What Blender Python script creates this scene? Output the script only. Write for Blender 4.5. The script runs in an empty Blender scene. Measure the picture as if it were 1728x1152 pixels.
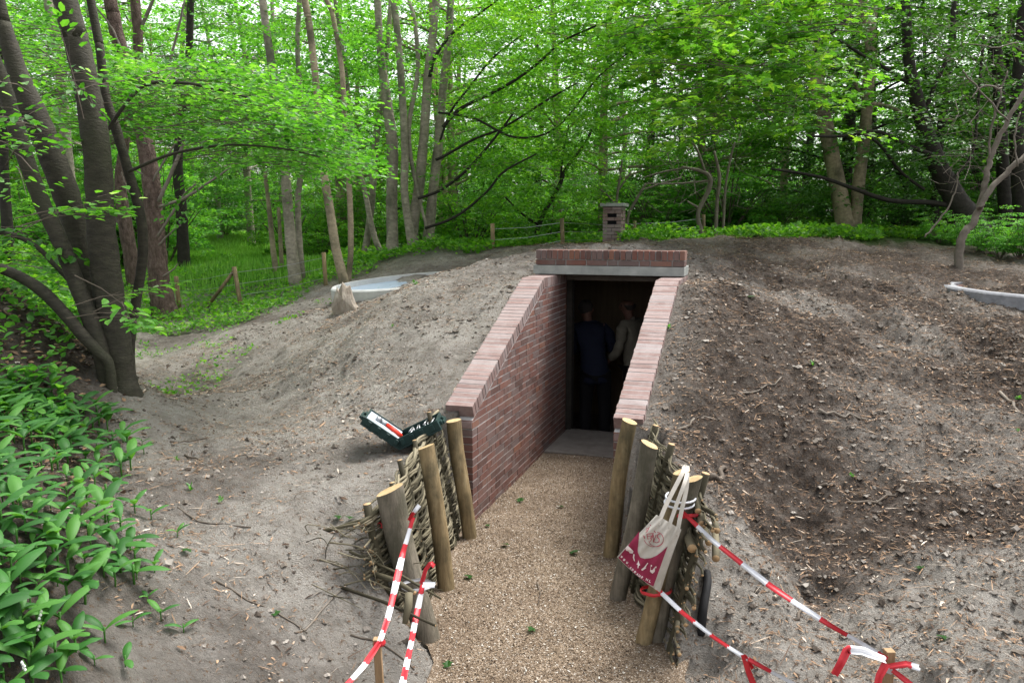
import bpy, bmesh, math, random
import numpy as np
from mathutils import Vector, Matrix
PI = math.pi
sc = bpy.context.scene
C = sc.collection
random.seed(7)

# ------------------------------------------------------------------ camera, world, sun, exposure
FPX = 1350.0
PITCH = math.atan(196 / 1350.)
HEAD = math.atan(448 / math.hypot(1350, 196.))
EYE = 2.35
cam = bpy.data.cameras.new('camera'); camo = bpy.data.objects.new('camera', cam); C.objects.link(camo)
camo.location = (0, 0, EYE); camo.rotation_euler = (PI / 2 - PITCH, 0, HEAD)
cam.sensor_width = 36; cam.lens = 36 * FPX / 1728; cam.clip_end = 1000; cam.clip_start = .05
cam.dof.use_dof = False
sc.camera = camo

SUN_EL = math.radians(62); SUN_AZ = math.radians(35)       # azimuth clockwise from +Y
w = bpy.data.worlds.new("World"); sc.world = w; w.use_nodes = True
nt = w.node_tree; bg = nt.nodes['Background']
sky = nt.nodes.new('ShaderNodeTexSky'); sky.sky_type = 'NISHITA'; sky.sun_disc = False
sky.sun_elevation = SUN_EL; sky.sun_rotation = SUN_AZ; sky.dust_density = 4.0; sky.air_density = 1.2
hs = nt.nodes.new('ShaderNodeHueSaturation'); hs.inputs['Saturation'].default_value = .18
hs.inputs['Value'].default_value = 1.0
nt.links.new(sky.outputs[0], hs.inputs['Color']); nt.links.new(hs.outputs[0], bg.inputs['Color'])
bg.inputs['Strength'].default_value = 0.15
sl = bpy.data.lights.new('sun', 'SUN'); so = bpy.data.objects.new('sun', sl); C.objects.link(so)
sl.energy = 2.0; sl.angle = math.radians(24); sl.color = (1, .96, .9)
sd = Vector((math.sin(SUN_AZ) * math.cos(SUN_EL), math.cos(SUN_AZ) * math.cos(SUN_EL), math.sin(SUN_EL)))
so.rotation_euler = sd.to_track_quat('Z', 'Y').to_euler(); so.location = (0, 5, 20)
sc.view_settings.view_transform = 'Standard'; sc.view_settings.look = 'None'
sc.view_settings.gamma = 1.0; sc.view_settings.exposure = 1.36
sc.cycles.max_bounces = 7; sc.cycles.diffuse_bounces = 4; sc.cycles.transmission_bounces = 4
sc.cycles.glossy_bounces = 2; sc.cycles.caustics_reflective = False; sc.cycles.caustics_refractive = False
sc.cycles.use_denoising = True

# ------------------------------------------------------------------ projection helpers
cP, sP, cT, sT = math.cos(PITCH), math.sin(PITCH), math.cos(HEAD), math.sin(HEAD)
def ray(px, py):
    u = (px - 864) / FPX; v = (py - 576) / FPX
    f = cP - v * sP; z = -(sP + v * cP)
    return np.array([u * cT - f * sT, u * sT + f * cT, z]), f
def at(px, py, D):
    """point on the line of sight at horizontal forward distance D from the viewpoint"""
    d, f = ray(px, py); t = D / f
    return Vector((d[0] * t, d[1] * t, EYE + d[2] * t))
def atY(px, py, Y):
    d, f = ray(px, py); t = Y / d[1]
    return Vector((d[0] * t, Y, EYE + d[2] * t))
def fwd(x, y): return -x * sT + y * cT

# ------------------------------------------------------------------ noise + terrain height
_lat = {}
def vnoise(x, y, seed=0):
    x = np.asarray(x, float); y = np.asarray(y, float)
    if seed not in _lat: _lat[seed] = np.random.default_rng(seed).random((256, 256))
    L = _lat[seed]
    xi = np.floor(x).astype(int); yi = np.floor(y).astype(int)
    fx = x - xi; fy = y - yi; fx = fx * fx * (3 - 2 * fx); fy = fy * fy * (3 - 2 * fy)
    a = L[xi & 255, yi & 255]; b = L[(xi + 1) & 255, yi & 255]
    c = L[xi & 255, (yi + 1) & 255]; d = L[(xi + 1) & 255, (yi + 1) & 255]
    return (a * (1 - fx) + b * fx) * (1 - fy) + (c * (1 - fx) + d * fx) * fy - .5
def fbm(x, y, seed=0, o=4):
    s = 0; a = 1
    for k in range(o):
        s = s + a * vnoise(x * 2 ** k + 17.3 * k, y * 2 ** k + 5.1 * k, seed + k); a *= .5
    return s
XL, XR = -2.2, -1.08            # inner faces of the passage walls
YN, YB, YF = 5.7, 7.73, 8.2     # near end of walls, bend of coping, lintel face
ZN, ZT = .95, 1.83
def px_ctrl(px, py, z):
    d, f = ray(px, py); t = (z - EYE) / d[2]; return (d[0] * t, d[1] * t, z)
ctrl = [(-.8,5.7,.93),(-.8,6.5,1.27),(-.8,7.7,1.77),(-.8,8.4,1.93),(-1.7,8.7,2.05),(-1.7,9.6,2.1),(-2.55,8.3,1.87),
        (-2.5,5.7,.86),(-2.5,6.5,1.22),(-2.5,7.3,1.58),(-2.5,7.8,1.78),(-2.5,9.2,2.03),(-2.45,5.0,.74),(-2.3,4.3,.66),(-2.35,3.8,.5),
        (-.62,5.2,.80),(-.4,4.7,.58),(-.15,4.2,.24),(.1,3.7,.03),(.4,3.3,.03),(-1,3,.0),(-1,1,.3),(0,0,.7),(3,0,.8),(-3,0,.9),(-6,1,1.4),(4,4,.9),
        (6,8,1.5),(9,14,1.8),(20,20,1.9),(0,14,2.1),(0,18,2.1),(4,18,2.05),(8,24,2.0),(0,30,2.0),(10,45,2.0),(-6,14,1.95),(-5,17,1.7),
        (-12,24,1.4),(-16,32,1.9),(-10,40,1.9),(-25,24,1.2),(-30,40,2.2),(-40,10,2.5),(-14,8,1.9),(-11,4,2.2),(0,80,3),(-60,60,4),(60,60,3),(60,0,2),(0,-60,1),(-60,0,3),(-60,-60,3)]
for p in [(1300,900,.36),(1600,900,.44),(1500,1130,.12),(1250,1150,-.02),(1728,1150,.22),(1300,700,.92),(1700,700,.85),(1300,560,1.4),(1700,560,1.3),
          (1660,492,1.55),(1200,470,1.77),(1250,425,1.97),(1600,440,1.82),(560,900,.56),(300,900,.68),(150,1100,.7),(450,1100,.36),(650,1140,.1),
          (350,650,.55),(250,600,.62),(205,655,.74),(50,700,1.05),(50,560,1.5),(0,490,1.8),(50,900,.95),(20,1140,.9),(600,700,.8),(600,560,1.27),
          (700,500,1.6),(650,495,1.42),(700,472,1.52),(450,560,.98),(450,700,.64),(430,520,1.03),(275,538,.88),(150,800,.85),(800,455,1.85)]:
    ctrl.append(px_ctrl(*p))
ctrl = np.array(ctrl)
def _phi(r2): return -np.sqrt(r2 + .15)
_d2 = ((ctrl[:, None, :2] - ctrl[None, :, :2]) ** 2).sum(-1)
_A = np.zeros((len(ctrl) + 1,) * 2); _A[:-1, :-1] = _phi(_d2) - np.eye(len(ctrl)) * .02; _A[-1, :-1] = 1; _A[:-1, -1] = 1
_wt = np.linalg.solve(_A, np.append(ctrl[:, 2], 0))
EDGE_Y = [0, 2.5, 3.3, 3.7, 3.96, 4.59, 5.43, 5.7]
EDGE_L = [-1.6, -1.5, -1.5, -1.58, -1.76, -1.93, -2.14, -2.2]
EDGE_R = [.6, .3, .0, -.22, -.5, -.84, -1.04, -1.08]
def Zbase(X, Y):
    sh = np.shape(X); X = np.ravel(X).astype(float); Y = np.ravel(Y).astype(float)
    m = np.full(X.shape, _wt[-1])
    for k in range(len(ctrl)):
        m += _wt[k] * _phi((X - ctrl[k, 0]) ** 2 + (Y - ctrl[k, 1]) ** 2)
    return m.reshape(sh)
_dr = random.Random(44)
DENTS = [(_dr.uniform(-5.5, -2.5), _dr.uniform(3.0, 9.5), _dr.uniform(0, 3.1)) for _ in range(60)]
def Zt(X, Y, rough=True):
    X = np.asarray(X, float); Y = np.asarray(Y, float)
    m = Zbase(X, Y)
    if rough:
        side = np.clip((X + 1.2) / .8, 0, 1)
        m = m + .07 * fbm(X * .8, Y * .8, 3, 3) + (.050 + .060 * side) * fbm(X * 3.1, Y * 3.1, 9, 5) * (0.6 + 1.3 * np.clip(vnoise(X * .9, Y * .9, 40) + .5, 0, 1))
        m = m + (.030 + .036 * side) * np.abs(fbm(X * 9, Y * 9, 21, 3)) - (.02 + .02 * side) * np.clip(np.abs(fbm(X * 5.3, Y * 5.3, 51, 2)) - .12, 0, .3)
        if m.size > 1:
            for (dx, dy, da) in DENTS:
                c_, s_ = math.cos(da), math.sin(da); ex = (X - dx) * c_ + (Y - dy) * s_; ey = -(X - dx) * s_ + (Y - dy) * c_
                m = m - .022 * np.exp(-((ex / .13) ** 2 + (ey / .055) ** 2) ** 2)
    xl = np.interp(Y, EDGE_Y, EDGE_L); xr = np.interp(Y, EDGE_Y, EDGE_R)
    d = np.maximum(xl - X, X - xr) + .04 * vnoise(X * 4, Y * 4, 5)
    s = np.interp(Y, [3.5, 3.95, 4.1], [.75, 1.6, 4.5])
    t = np.where(Y < YN - .06, np.maximum(0, d - np.interp(Y, [3.7, 4.0], [.06, .17])) * s, np.where((X > XL - .11) & (X < XR + .11) & (Y < YF + .15), 0, 50.))
    t = np.where((Y >= YN - .06), t, t) - .02 - .02 * np.clip(-d, 0, 1)
    # soil is kept just below the wall copings
    dw = np.minimum(np.abs(X - (XL - .22)), np.abs(X - (XR + .21))); cz = np.minimum(ZN + (ZT - ZN) / (YB - YN) * (Y - YN), ZT) - .045
    q = np.clip(1 - np.maximum(dw - .12, 0) / .35, 0, 1) * np.clip((Y - YN + .25) / .2, 0, 1) * np.clip((YF + .45 - Y) / .2, 0, 1)
    m = m - q * np.maximum(m - cz, 0) - q * .35 * np.minimum(m - cz, 0)
    for (bx, by, bz, br) in ((-.28, 4.12, -.20, .15), (-2.5, 4.1, -.12, .2)):
        BU = bz * np.exp(-((X - bx) ** 2 + (Y - by) ** 2) / br ** 2); m = m + np.minimum(BU, 0)
    k = .06; h = np.clip(.5 + .5 * (t - m) / k, 0, 1)
    z = t * (1 - h) + m * h - k * h * (1 - h)
    z = np.where(t > 20, m, z)
    return z
def hit(px, py, zoff=0):
    d, f = ray(px, py)
    t = np.linspace(2.0, 60, 2400) / f
    P = d[:, None] * t
    z = Zt(P[0], P[1], False) + zoff
    below = np.nonzero(EYE + P[2] < z)[0]
    if not len(below): return None
    i = below[0]; a = t[max(i - 1, 0)]; b = t[i]
    for _ in range(14):
        m_ = (a + b) / 2; q = d * m_
        if EYE + q[2] < float(Zt(q[0], q[1], False)) + zoff: b = m_
        else: a = m_
    q = d * b; return Vector((q[0], q[1], float(Zt(q[0], q[1]))))

# ------------------------------------------------------------------ materials
def mat(name, rough=.8):
    m = bpy.data.materials.new(name); m.use_nodes = True
    n = m.node_tree.nodes; b = n['Principled BSDF']; b.inputs['Roughness'].default_value = rough
    b.inputs['Specular IOR Level'].default_value = .3
    return m, m.node_tree, b
def N(nt, typ, **kw):
    n = nt.nodes.new(typ)
    for k, v in kw.items():
        if k.startswith('i_'):
            key = k[2:]; key = int(key) if key.isdigit() else key.replace('_', ' ')
            n.inputs[key].default_value = v
        else: setattr(n, k, v)
    return n
def ramp(nt, stops, src=None, interp='LINEAR'):
    r = nt.nodes.new('ShaderNodeValToRGB'); r.color_ramp.interpolation = interp
    el = r.color_ramp.elements
    while len(el) < len(stops): el.new(.5)
    for e, (p, c) in zip(el, stops): e.position = p; e.color = (*c, 1)
    if src is not None: nt.links.new(src, r.inputs[0])
    return r
def coords(nt, scale=(1, 1, 1)):
    tc = N(nt, 'ShaderNodeTexCoord'); mp = N(nt, 'ShaderNodeMapping'); mp.inputs['Scale'].default_value = scale
    nt.links.new(tc.outputs['Object'], mp.inputs[0]); return mp.outputs[0]
def noise(nt, vec, scale, detail=5, rough=.6):
    n = N(nt, 'ShaderNodeTexNoise'); n.inputs['Scale'].default_value = scale; n.inputs['Detail'].default_value = detail
    n.inputs['Roughness'].default_value = rough; nt.links.new(vec, n.inputs['Vector']); return n.outputs['Fac']
def bump(nt, b, h, strength, dist):
    bm_ = N(nt, 'ShaderNodeBump'); bm_.inputs['Strength'].default_value = strength; bm_.inputs['Distance'].default_value = dist
    nt.links.new(h, bm_.inputs['Height']); nt.links.new(bm_.outputs[0], b.inputs['Normal'])
def mix(nt, fac, a, b_, mode='MIX'):
    m = N(nt, 'ShaderNodeMix', data_type='RGBA', blend_type=mode)
    for s, v in ((0, fac), (6, a), (7, b_)):
        if isinstance(v, (int, float)): m.inputs[s].default_value = v
        elif isinstance(v, tuple): m.inputs[s].default_value = (*v, 1)
        else: nt.links.new(v, m.inputs[s])
    return m.outputs[2]
def noisy(name, c1, c2, scale=8, stretch=(1, 1, 1), rough=.8, bs=.3, bd=.01, detail=6, c3=None):
    m, nt, b = mat(name, rough); v = coords(nt, stretch); f = noise(nt, v, scale, detail, .65)
    st = [(.3, c1), (.7, c2)] if c3 is None else [(.28, c1), (.5, c2), (.72, c3)]
    r = ramp(nt, st, f); nt.links.new(r.outputs[0], b.inputs['Base Color'])
    f2 = noise(nt, v, scale * 3, 4); bump(nt, b, f2, bs, bd); return m
def plain(name, c, rough=.6, bs=0, metallic=0):
    m, nt, b = mat(name, rough); b.inputs['Metallic'].default_value = metallic
    v = coords(nt); f = noise(nt, v, 14, 5)
    r = ramp(nt, [(.3, tuple(x * .86 for x in c)), (.7, tuple(min(1, x * 1.1) for x in c))], f)
    nt.links.new(r.outputs[0], b.inputs['Base Color']); return m
def attr(nt, name):
    a = N(nt, 'ShaderNodeAttribute', attribute_name=name); return a.outputs['Fac']
def tinted(name, stops, rough=.8, spec=.2):
    m, nt, b = mat(name, rough); b.inputs['Specular IOR Level'].default_value = spec
    r = ramp(nt, stops, attr(nt, 'tint')); nt.links.new(r.outputs[0], b.inputs['Base Color']); return m
def leafmat(name, stops, trans=.5, tcol=(1.5, 1.45, .6)):
    m = bpy.data.materials.new(name); m.use_nodes = True; nt = m.node_tree; nt.nodes.clear()
    out = N(nt, 'ShaderNodeOutputMaterial')
    r = ramp(nt, stops, attr(nt, 'tint'))
    p = N(nt, 'ShaderNodeBsdfPrincipled'); p.inputs['Roughness'].default_value = .42; p.inputs['Specular IOR Level'].default_value = .35
    nt.links.new(r.outputs[0], p.inputs['Base Color'])
    t = N(nt, 'ShaderNodeBsdfTranslucent'); tc = mix(nt, 1.0, r.outputs[0], tcol, 'MULTIPLY'); nt.links.new(tc, t.inputs[0])
    mx = N(nt, 'ShaderNodeMixShader'); mx.inputs[0].default_value = trans
    nt.links.new(p.outputs[0], mx.inputs[1]); nt.links.new(t.outputs[0], mx.inputs[2]); nt.links.new(mx.outputs[0], out.inputs[0])
    return m

# ground: pale sand / dark soil / green verge, blended by the 'soil' and 'green' attributes
mG, nt_, b_ = mat('ground_soil', .95)
b_.inputs['Specular IOR Level'].default_value = .1
v = coords(nt_)
sand = ramp(nt_, [(.25, (.20, .182, .158)), (.5, (.36, .335, .30)), (.78, (.52, .49, .45))], noise(nt_, v, 5, 8, .7))
soil = ramp(nt_, [(.3, (.026, .021, .018)), (.5, (.082, .066, .055)), (.72, (.20, .168, .145))], noise(nt_, v, 9, 9, .75))
n1 = noise(nt_, v, 38, 6, .75)
addf = N(nt_, 'ShaderNodeMath', operation='ADD'); nt_.links.new(attr(nt_, 'soil'), addf.inputs[0])
nn = N(nt_, 'ShaderNodeMath', operation='MULTIPLY_ADD', i_1=1.1, i_2=-.55); nt_.links.new(noise(nt_, v, 13, 7, .7), nn.inputs[0])
nt_.links.new(nn.outputs[0], addf.inputs[1]); cl = N(nt_, 'ShaderNodeClamp'); nt_.links.new(addf.outputs[0], cl.inputs[0])
base = mix(nt_, cl.outputs[0], sand.outputs[0], soil.outputs[0])
spk = ramp(nt_, [(.56, (0, 0, 0)), (.64, (.9, .9, .9))], n1)
base = mix(nt_, spk.outputs[0], base, (.17, .105, .06))
spk2 = ramp(nt_, [(.30, (1, 1, 1)), (.37, (0, 0, 0))], noise(nt_, v, 55, 5, .7))
base = mix(nt_, spk2.outputs[0], base, (.05, .043, .036))
base = mix(nt_, attr(nt_, 'green'), base, (.05, .10, .02))
nt_.links.new(base, b_.inputs['Base Color'])
bh = mix(nt_, .5, noise(nt_, v, 30, 8, .75), noise(nt_, v, 110, 4, .7)); bump(nt_, b_, bh, 1.0, .10)

mPath, nt_, b_ = mat('gravel_path', .9); v = coords(nt_)
vo = N(nt_, 'ShaderNodeTexVoronoi'); vo.inputs['Scale'].default_value = 150; nt_.links.new(v, vo.inputs['Vector'])
sx = N(nt_, 'ShaderNodeSeparateColor'); nt_.links.new(vo.outputs['Color'], sx.inputs[0])
g = ramp(nt_, [(0, (.085, .060, .040)), (.3, (.15, .112, .077)), (.6, (.20, .153, .108)), (.85, (.26, .205, .15)), (.97, (.42, .38, .33))], sx.outputs[0])
big = ramp(nt_, [(.3, (.60, .55, .50)), (.5, (.88, .85, .82)), (.72, (1.18, 1.16, 1.12))], noise(nt_, v, 2.6, 8, .7))
pc = mix(nt_, 1.0, g.outputs[0], big.outputs[0], 'MULTIPLY')
nt_.links.new(pc, b_.inputs['Base Color']); bump(nt_, b_, vo.outputs['Distance'], .8, .01)

mBrick, nt_, b_ = mat('brick', .85); v = coords(nt_)
br = ramp(nt_, [(0, (.09, .048, .040)), (.25, (.14, .062, .050)), (.5, (.175, .076, .056)), (.7, (.15, .086, .074)), (.88, (.135, .095, .088)), (1, (.21, .085, .05))], attr(nt_, 'tint'))
grime = ramp(nt_, [(.42, (0, 0, 0)), (.75, (.5, .5, .5))], noise(nt_, v, 4.5, 8, .7))
bc = mix(nt_, grime.outputs[0], br.outputs[0], (.20, .165, .155))
fl = ramp(nt_, [(.55, (0, 0, 0)), (.75, (.5, .5, .5))], noise(nt_, v, 60, 4, .7)); bc = mix(nt_, fl.outputs[0], bc, (.09, .06, .055))
nt_.links.new(bc, b_.inputs['Base Color']); bump(nt_, b_, noise(nt_, v, 90, 5, .7), .5, .006)
mCoping, nt_, b_ = mat('coping_brick', .8); v = coords(nt_)
br = ramp(nt_, [(0, (.16, .105, .095)), (.4, (.20, .128, .115)), (.7, (.225, .16, .148)), (1, (.22, .18, .175))], attr(nt_, 'tint'))
fl = ramp(nt_, [(.42, (0, 0, 0)), (.8, (.7, .7, .7))], noise(nt_, v, 7, 7, .7)); bc = mix(nt_, fl.outputs[0], br.outputs[0], (.33, .285, .275))
nt_.links.new(bc, b_.inputs['Base Color']); bump(nt_, b_, noise(nt_, v, 90, 5, .7), .4, .005)
mJoint = noisy('coping_joint', (.20, .185, .18), (.30, .285, .28), 25)
mMortar = noisy('mortar', (.30, .29, .28), (.44, .43, .42), 25, bs=.6)
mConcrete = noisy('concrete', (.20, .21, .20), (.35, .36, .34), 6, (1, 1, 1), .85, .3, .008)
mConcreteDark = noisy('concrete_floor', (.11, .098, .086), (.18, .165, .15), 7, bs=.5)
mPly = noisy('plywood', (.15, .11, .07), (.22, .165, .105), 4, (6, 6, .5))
def stained(m, dark, scale=3.0):
    nt = m.node_tree; b = nt.nodes['Principled BSDF']; src = b.inputs['Base Color'].links[0].from_socket
    f = ramp(nt, [(.44, (0, 0, 0)), (.62, (.8, .8, .8))], noise(nt, coords(nt, (1, 1, .6)), scale, 7, .7))
    nt.links.new(mix(nt, f.outputs[0], src, dark), b.inputs['Base Color'])
mWoodPost = noisy('post_wood', (.11, .078, .038), (.22, .16, .082), 7, (3, 3, .45), .75, .5, .01, c3=(.32, .25, .14))
mWoodGrey = noisy('weathered_wood', (.075, .065, .048), (.15, .13, .10), 8, (4, 4, .5), .8, .5, .01, c3=(.22, .19, .145))
mWoodCut = noisy('cut_wood', (.30, .20, .10), (.46, .35, .19), 20, bs=.3)
stained(mWoodPost, (.055, .048, .026), 4); stained(mWoodGrey, (.05, .048, .03), 4)
mRod = tinted('wattle_rod', [(0, (.028, .024, .014)), (.4, (.07, .062, .038)), (.7, (.125, .11, .072)), (1, (.20, .175, .12))], .75)
mRodCut = plain('rod_end', (.42, .28, .15), .8)
mStake = noisy('sawn_stake', (.22, .14, .075), (.34, .23, .13), 10, (4, 4, .5))
mRed = plain('tape_red', (.48, .025, .035), .4); mWhite = plain('tape_white', (.60, .61, .64), .4)
mCanvas = noisy('canvas', (.40, .37, .32), (.50, .47, .42), 12, bs=.25, bd=.004)
mPrint = plain('print_burgundy', (.25, .022, .06), .8); mPrintW = plain('print_pale', (.72, .62, .60), .8)
mPrintD = plain('print_dark_red', (.30, .05, .07), .8)
mCase = plain('case_green_plastic', (.010, .030, .028), .45); mFoam = plain('case_foam', (.30, .34, .38), .7)
mToolRed = plain('tool_red', (.60, .04, .02), .4); mMetal = plain('tool_metal', (.4, .41, .43), .35, metallic=.8)
mPipe = plain('black_pipe', (.010, .010, .011), .75)
mBlue = plain('navy_cloth', (.006, .009, .024), .85); mBlack = plain('black_cloth_and_slot_shade', (.005, .005, .007), .85)
mBeige = plain('beige_cloth', (.16, .15, .12), .85); mSkin = plain('skin', (.15, .08, .06), .6)
mHairD = plain('grey_hair', (.04, .036, .034), .8); mShoe = plain('shoe_leather', (.02, .018, .016), .5)
mRing = noisy('ring_concrete', (.26, .32, .40), (.34, .41, .50), 5, bs=.2); mRimW = noisy('rim_pale', (.42, .42, .41), (.56, .56, .55), 6, bs=.2)
mRingDark = noisy('rim_dark', (.15, .155, .17), (.26, .265, .28), 9, bs=.6)
mBeech = noisy('beech_bark', (.018, .016, .012), (.036, .032, .023), 5, (2, 2, 5), .8, .5, .02, c3=(.06, .053, .038))
mPale = noisy('pale_bark', (.17, .15, .12), (.29, .255, .205), 5, (2, 2, 4), .85, .5, .02, c3=(.40, .36, .29))
mOlive = noisy('olive_bark', (.19, .155, .10), (.28, .23, .155), 5, (2, 2, 4), .85, .4, .02, c3=(.37, .31, .21))
mDark = noisy('dark_bark', (.015, .013, .011), (.038, .033, .027), 5, (2, 2, 3), .9, .5, .02)
mPine = noisy('pine_bark', (.035, .023, .019), (.11, .075, .06), 9, (2, 2, .8), .9, 1.0, .05, c3=(.19, .14, .12))
mTwigP = noisy('pale_twig', (.10, .085, .068), (.19, .165, .135), 9)
mTwigD = noisy('dark_twig', (.05, .04, .032), (.13, .105, .08), 9)
stained(mBeech, (.035, .036, .020), 2); stained(mPale, (.08, .085, .055), 2.5); stained(mOlive, (.06, .06, .035), 2.5)
mStump = noisy('stump_wood', (.24, .19, .15), (.42, .37, .32), 6, (3, 3, .8), bs=.6, bd=.03)
mLitter = tinted('dry_litter', [(0, (.035, .024, .018)), (.3, (.10, .065, .045)), (.55, (.22, .14, .085)), (.8, (.35, .235, .15)), (1, (.55, .48, .40))], .9)
mChips = tinted('gravel_chips', [(0, (.04, .026, .017)), (.3, (.115, .08, .052)), (.6, (.185, .136, .09)), (.85, (.27, .215, .155)), (1, (.52, .50, .45))], .85)
mClod = tinted('soil_clods', [(0, (.05, .04, .032)), (.5, (.14, .12, .10)), (1, (.30, .275, .245))], .95)
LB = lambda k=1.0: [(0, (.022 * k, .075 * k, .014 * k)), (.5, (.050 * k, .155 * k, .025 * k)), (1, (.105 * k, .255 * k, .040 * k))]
mLeafMid = leafmat('leaf_mid_green', LB(1.95), .54)
mLeafBright = leafmat('leaf_bright_green', [(0, (.045, .16, .018)), (.5, (.105, .30, .030)), (1, (.22, .44, .048))], .55)
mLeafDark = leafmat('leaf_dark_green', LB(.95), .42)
mLeafBeech = leafmat('leaf_beech', [(0, (.030, .13, .015)), (.5, (.075, .25, .028)), (.92, (.15, .38, .05)), (1, (.30, .44, .28))], .55)
mLeafMaple = leafmat('leaf_maple', [(0, (.04, .15, .02)), (.5, (.10, .28, .032)), (1, (.24, .42, .055))], .55)
mLily = leafmat('leaf_lily', [(0, (.016, .075, .014)), (.5, (.038, .15, .024)), (1, (.09, .25, .04))], .38)
mGrass = leafmat('grass_blade', [(0, (.07, .19, .03)), (.6, (.15, .37, .06)), (1, (.28, .50, .14))], .5)
mLily.node_tree.nodes['Principled BSDF'].inputs['Roughness'].default_value = .55
mFlower = plain('white_flower', (.8, .8, .76), .5)

# ------------------------------------------------------------------ object helpers
def tag(o, label=None, cat=None, group=None, kind=None):
    if label: o['label'] = label
    if cat: o['category'] = cat
    if group: o['group'] = group
    if kind: o['kind'] = kind
    return o
def empty(name, loc, label, cat, group=None, rz=0):
    o = bpy.data.objects.new(name, None); C.objects.link(o); o.location = loc; o.rotation_euler = (0, 0, rz)
    o.empty_display_size = .2
    return tag(o, label, cat, group)
def link(name, me, parent=None, mats=()):
    for m in mats: me.materials.append(m)
    o = bpy.data.objects.new(name, me); C.objects.link(o)
    if parent is not None:
        o.parent = parent
        if parent.type == 'EMPTY' and me.get('world', 0):
            o.matrix_parent_inverse = Matrix.Translation(parent.location).inverted() if not parent.rotation_euler.z else parent.matrix_world.inverted()
    return o
def np_mesh(name, V, faces, tint=None, smooth=False, mi=None):
    """faces: list of int arrays (n,k)"""
    me = bpy.data.meshes.new(name); V = np.asarray(V, np.float32)
    me.vertices.add(len(V)); me.vertices.foreach_set('co', V.ravel())
    fl = [np.asarray(f, np.int32) for f in faces]
    tot = sum(f.size for f in fl); nf = sum(len(f) for f in fl)
    me.loops.add(tot); me.loops.foreach_set('vertex_index', np.concatenate([f.ravel() for f in fl]))
    me.polygons.add(nf)
    sizes = np.concatenate([np.full(len(f), f.shape[1]) for f in fl]).astype(np.int32)
    me.polygons.foreach_set('loop_start', np.concatenate([[0], np.cumsum(sizes)[:-1]]).astype(np.int32))
    if mi is not None: me.polygons.foreach_set('material_index', np.asarray(mi, np.int32))
    me.update(calc_edges=True)
    if tint is not None:
        a = me.attributes.new('tint', 'FLOAT', 'FACE'); a.data.foreach_set('value', np.asarray(tint, np.float32))
    me.polygons.foreach_set('use_smooth', np.full(nf, smooth))
    return me
class Geo:
    """collects tubes / boxes / polygons with a material index and tint per face; builds ONE mesh in world coordinates"""
    def __init__(s): s.V = []; s.F = []; s.M = []; s.T = []
    def add(s, vs, fs, m=0, t=.5):
        k = len(s.V); s.V += [tuple(v) for v in vs]
        for f in fs: s.F.append([k + i for i in f]); s.M.append(m); s.T.append(t)
        return s
    def tube(s, pts, rad, n=8, m=0, t=.5, caps=True, mc=None, jit=0, rng=random):
        pts = [Vector(p) for p in pts]
        if not hasattr(rad, '__len__'): rad = [rad] * len(pts)
        prev = None; vs = []
        for i, p in enumerate(pts):
            d = (pts[min(i + 1, len(pts) - 1)] - pts[max(i - 1, 0)]).normalized()
            if prev is None: a = d.orthogonal().normalized()
            else: a = (prev - d * prev.dot(d)); a = a.normalized() if a.length > 1e-6 else d.orthogonal().normalized()
            prev = a; b = d.cross(a)
            for k in range(n):
                r = rad[i] * (1 + (rng.uniform(-jit, jit) if jit else 0))
                th = 2 * PI * k / n; vs.append(p + (a * math.cos(th) + b * math.sin(th)) * r)
        fs = [[i * n + k, i * n + (k + 1) % n, (i + 1) * n + (k + 1) % n, (i + 1) * n + k] for i in range(len(pts) - 1) for k in range(n)]
        s.add(vs, fs, m, t)
        if caps:
            k0 = len(s.V) - n * len(pts); c = m if mc is None else mc
            s.F.append([k0 + i for i in range(n)][::-1]); s.M.append(c); s.T.append(t)
            s.F.append([len(s.V) - n + i for i in range(n)]); s.M.append(c); s.T.append(t)
        return s
    def box(s, c, sz, R=None, m=0, t=.5):
        x, y, z = [q / 2 for q in sz]; c = Vector(c)
        vs = [Vector((sx * x, sy * y, sz_ * z)) for sz_ in (-1, 1) for sy in (-1, 1) for sx in (-1, 1)]
        if R is not None: vs = [R @ q for q in vs]
        s.add([c + q for q in vs], [(0, 2, 3, 1), (4, 5, 7, 6), (0, 1, 5, 4), (2, 6, 7, 3), (0, 4, 6, 2), (1, 3, 7, 5)], m, t); return s
    def build(s, name, mats, parent=None, smooth=False, bevel=0):
        me = bpy.data.meshes.new(name); me.from_pydata(s.V, [], s.F)
        me.polygons.foreach_set('material_index', s.M); me.polygons.foreach_set('use_smooth', [smooth] * len(s.F))
        a = me.attributes.new('tint', 'FLOAT', 'FACE'); a.data.foreach_set('value', s.T)
        if parent is not None:      # move to the parent's frame
            root = parent
            while root.parent: root = root.parent
            R = Matrix.Rotation(-root.rotation_euler.z, 4, 'Z') @ Matrix.Translation(-root.location); me.transform(R)
        me.update()
        o = link(name, me, parent, mats)
        if bevel:
            b = o.modifiers.new('bevel', 'BEVEL'); b.width = bevel; b.segments = 2; b.limit_method = 'ANGLE'
        return o
def origin_to(o, loc):
    loc = Vector(loc); o.data.transform(Matrix.Translation(-loc)); o.location = loc; return o
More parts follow.
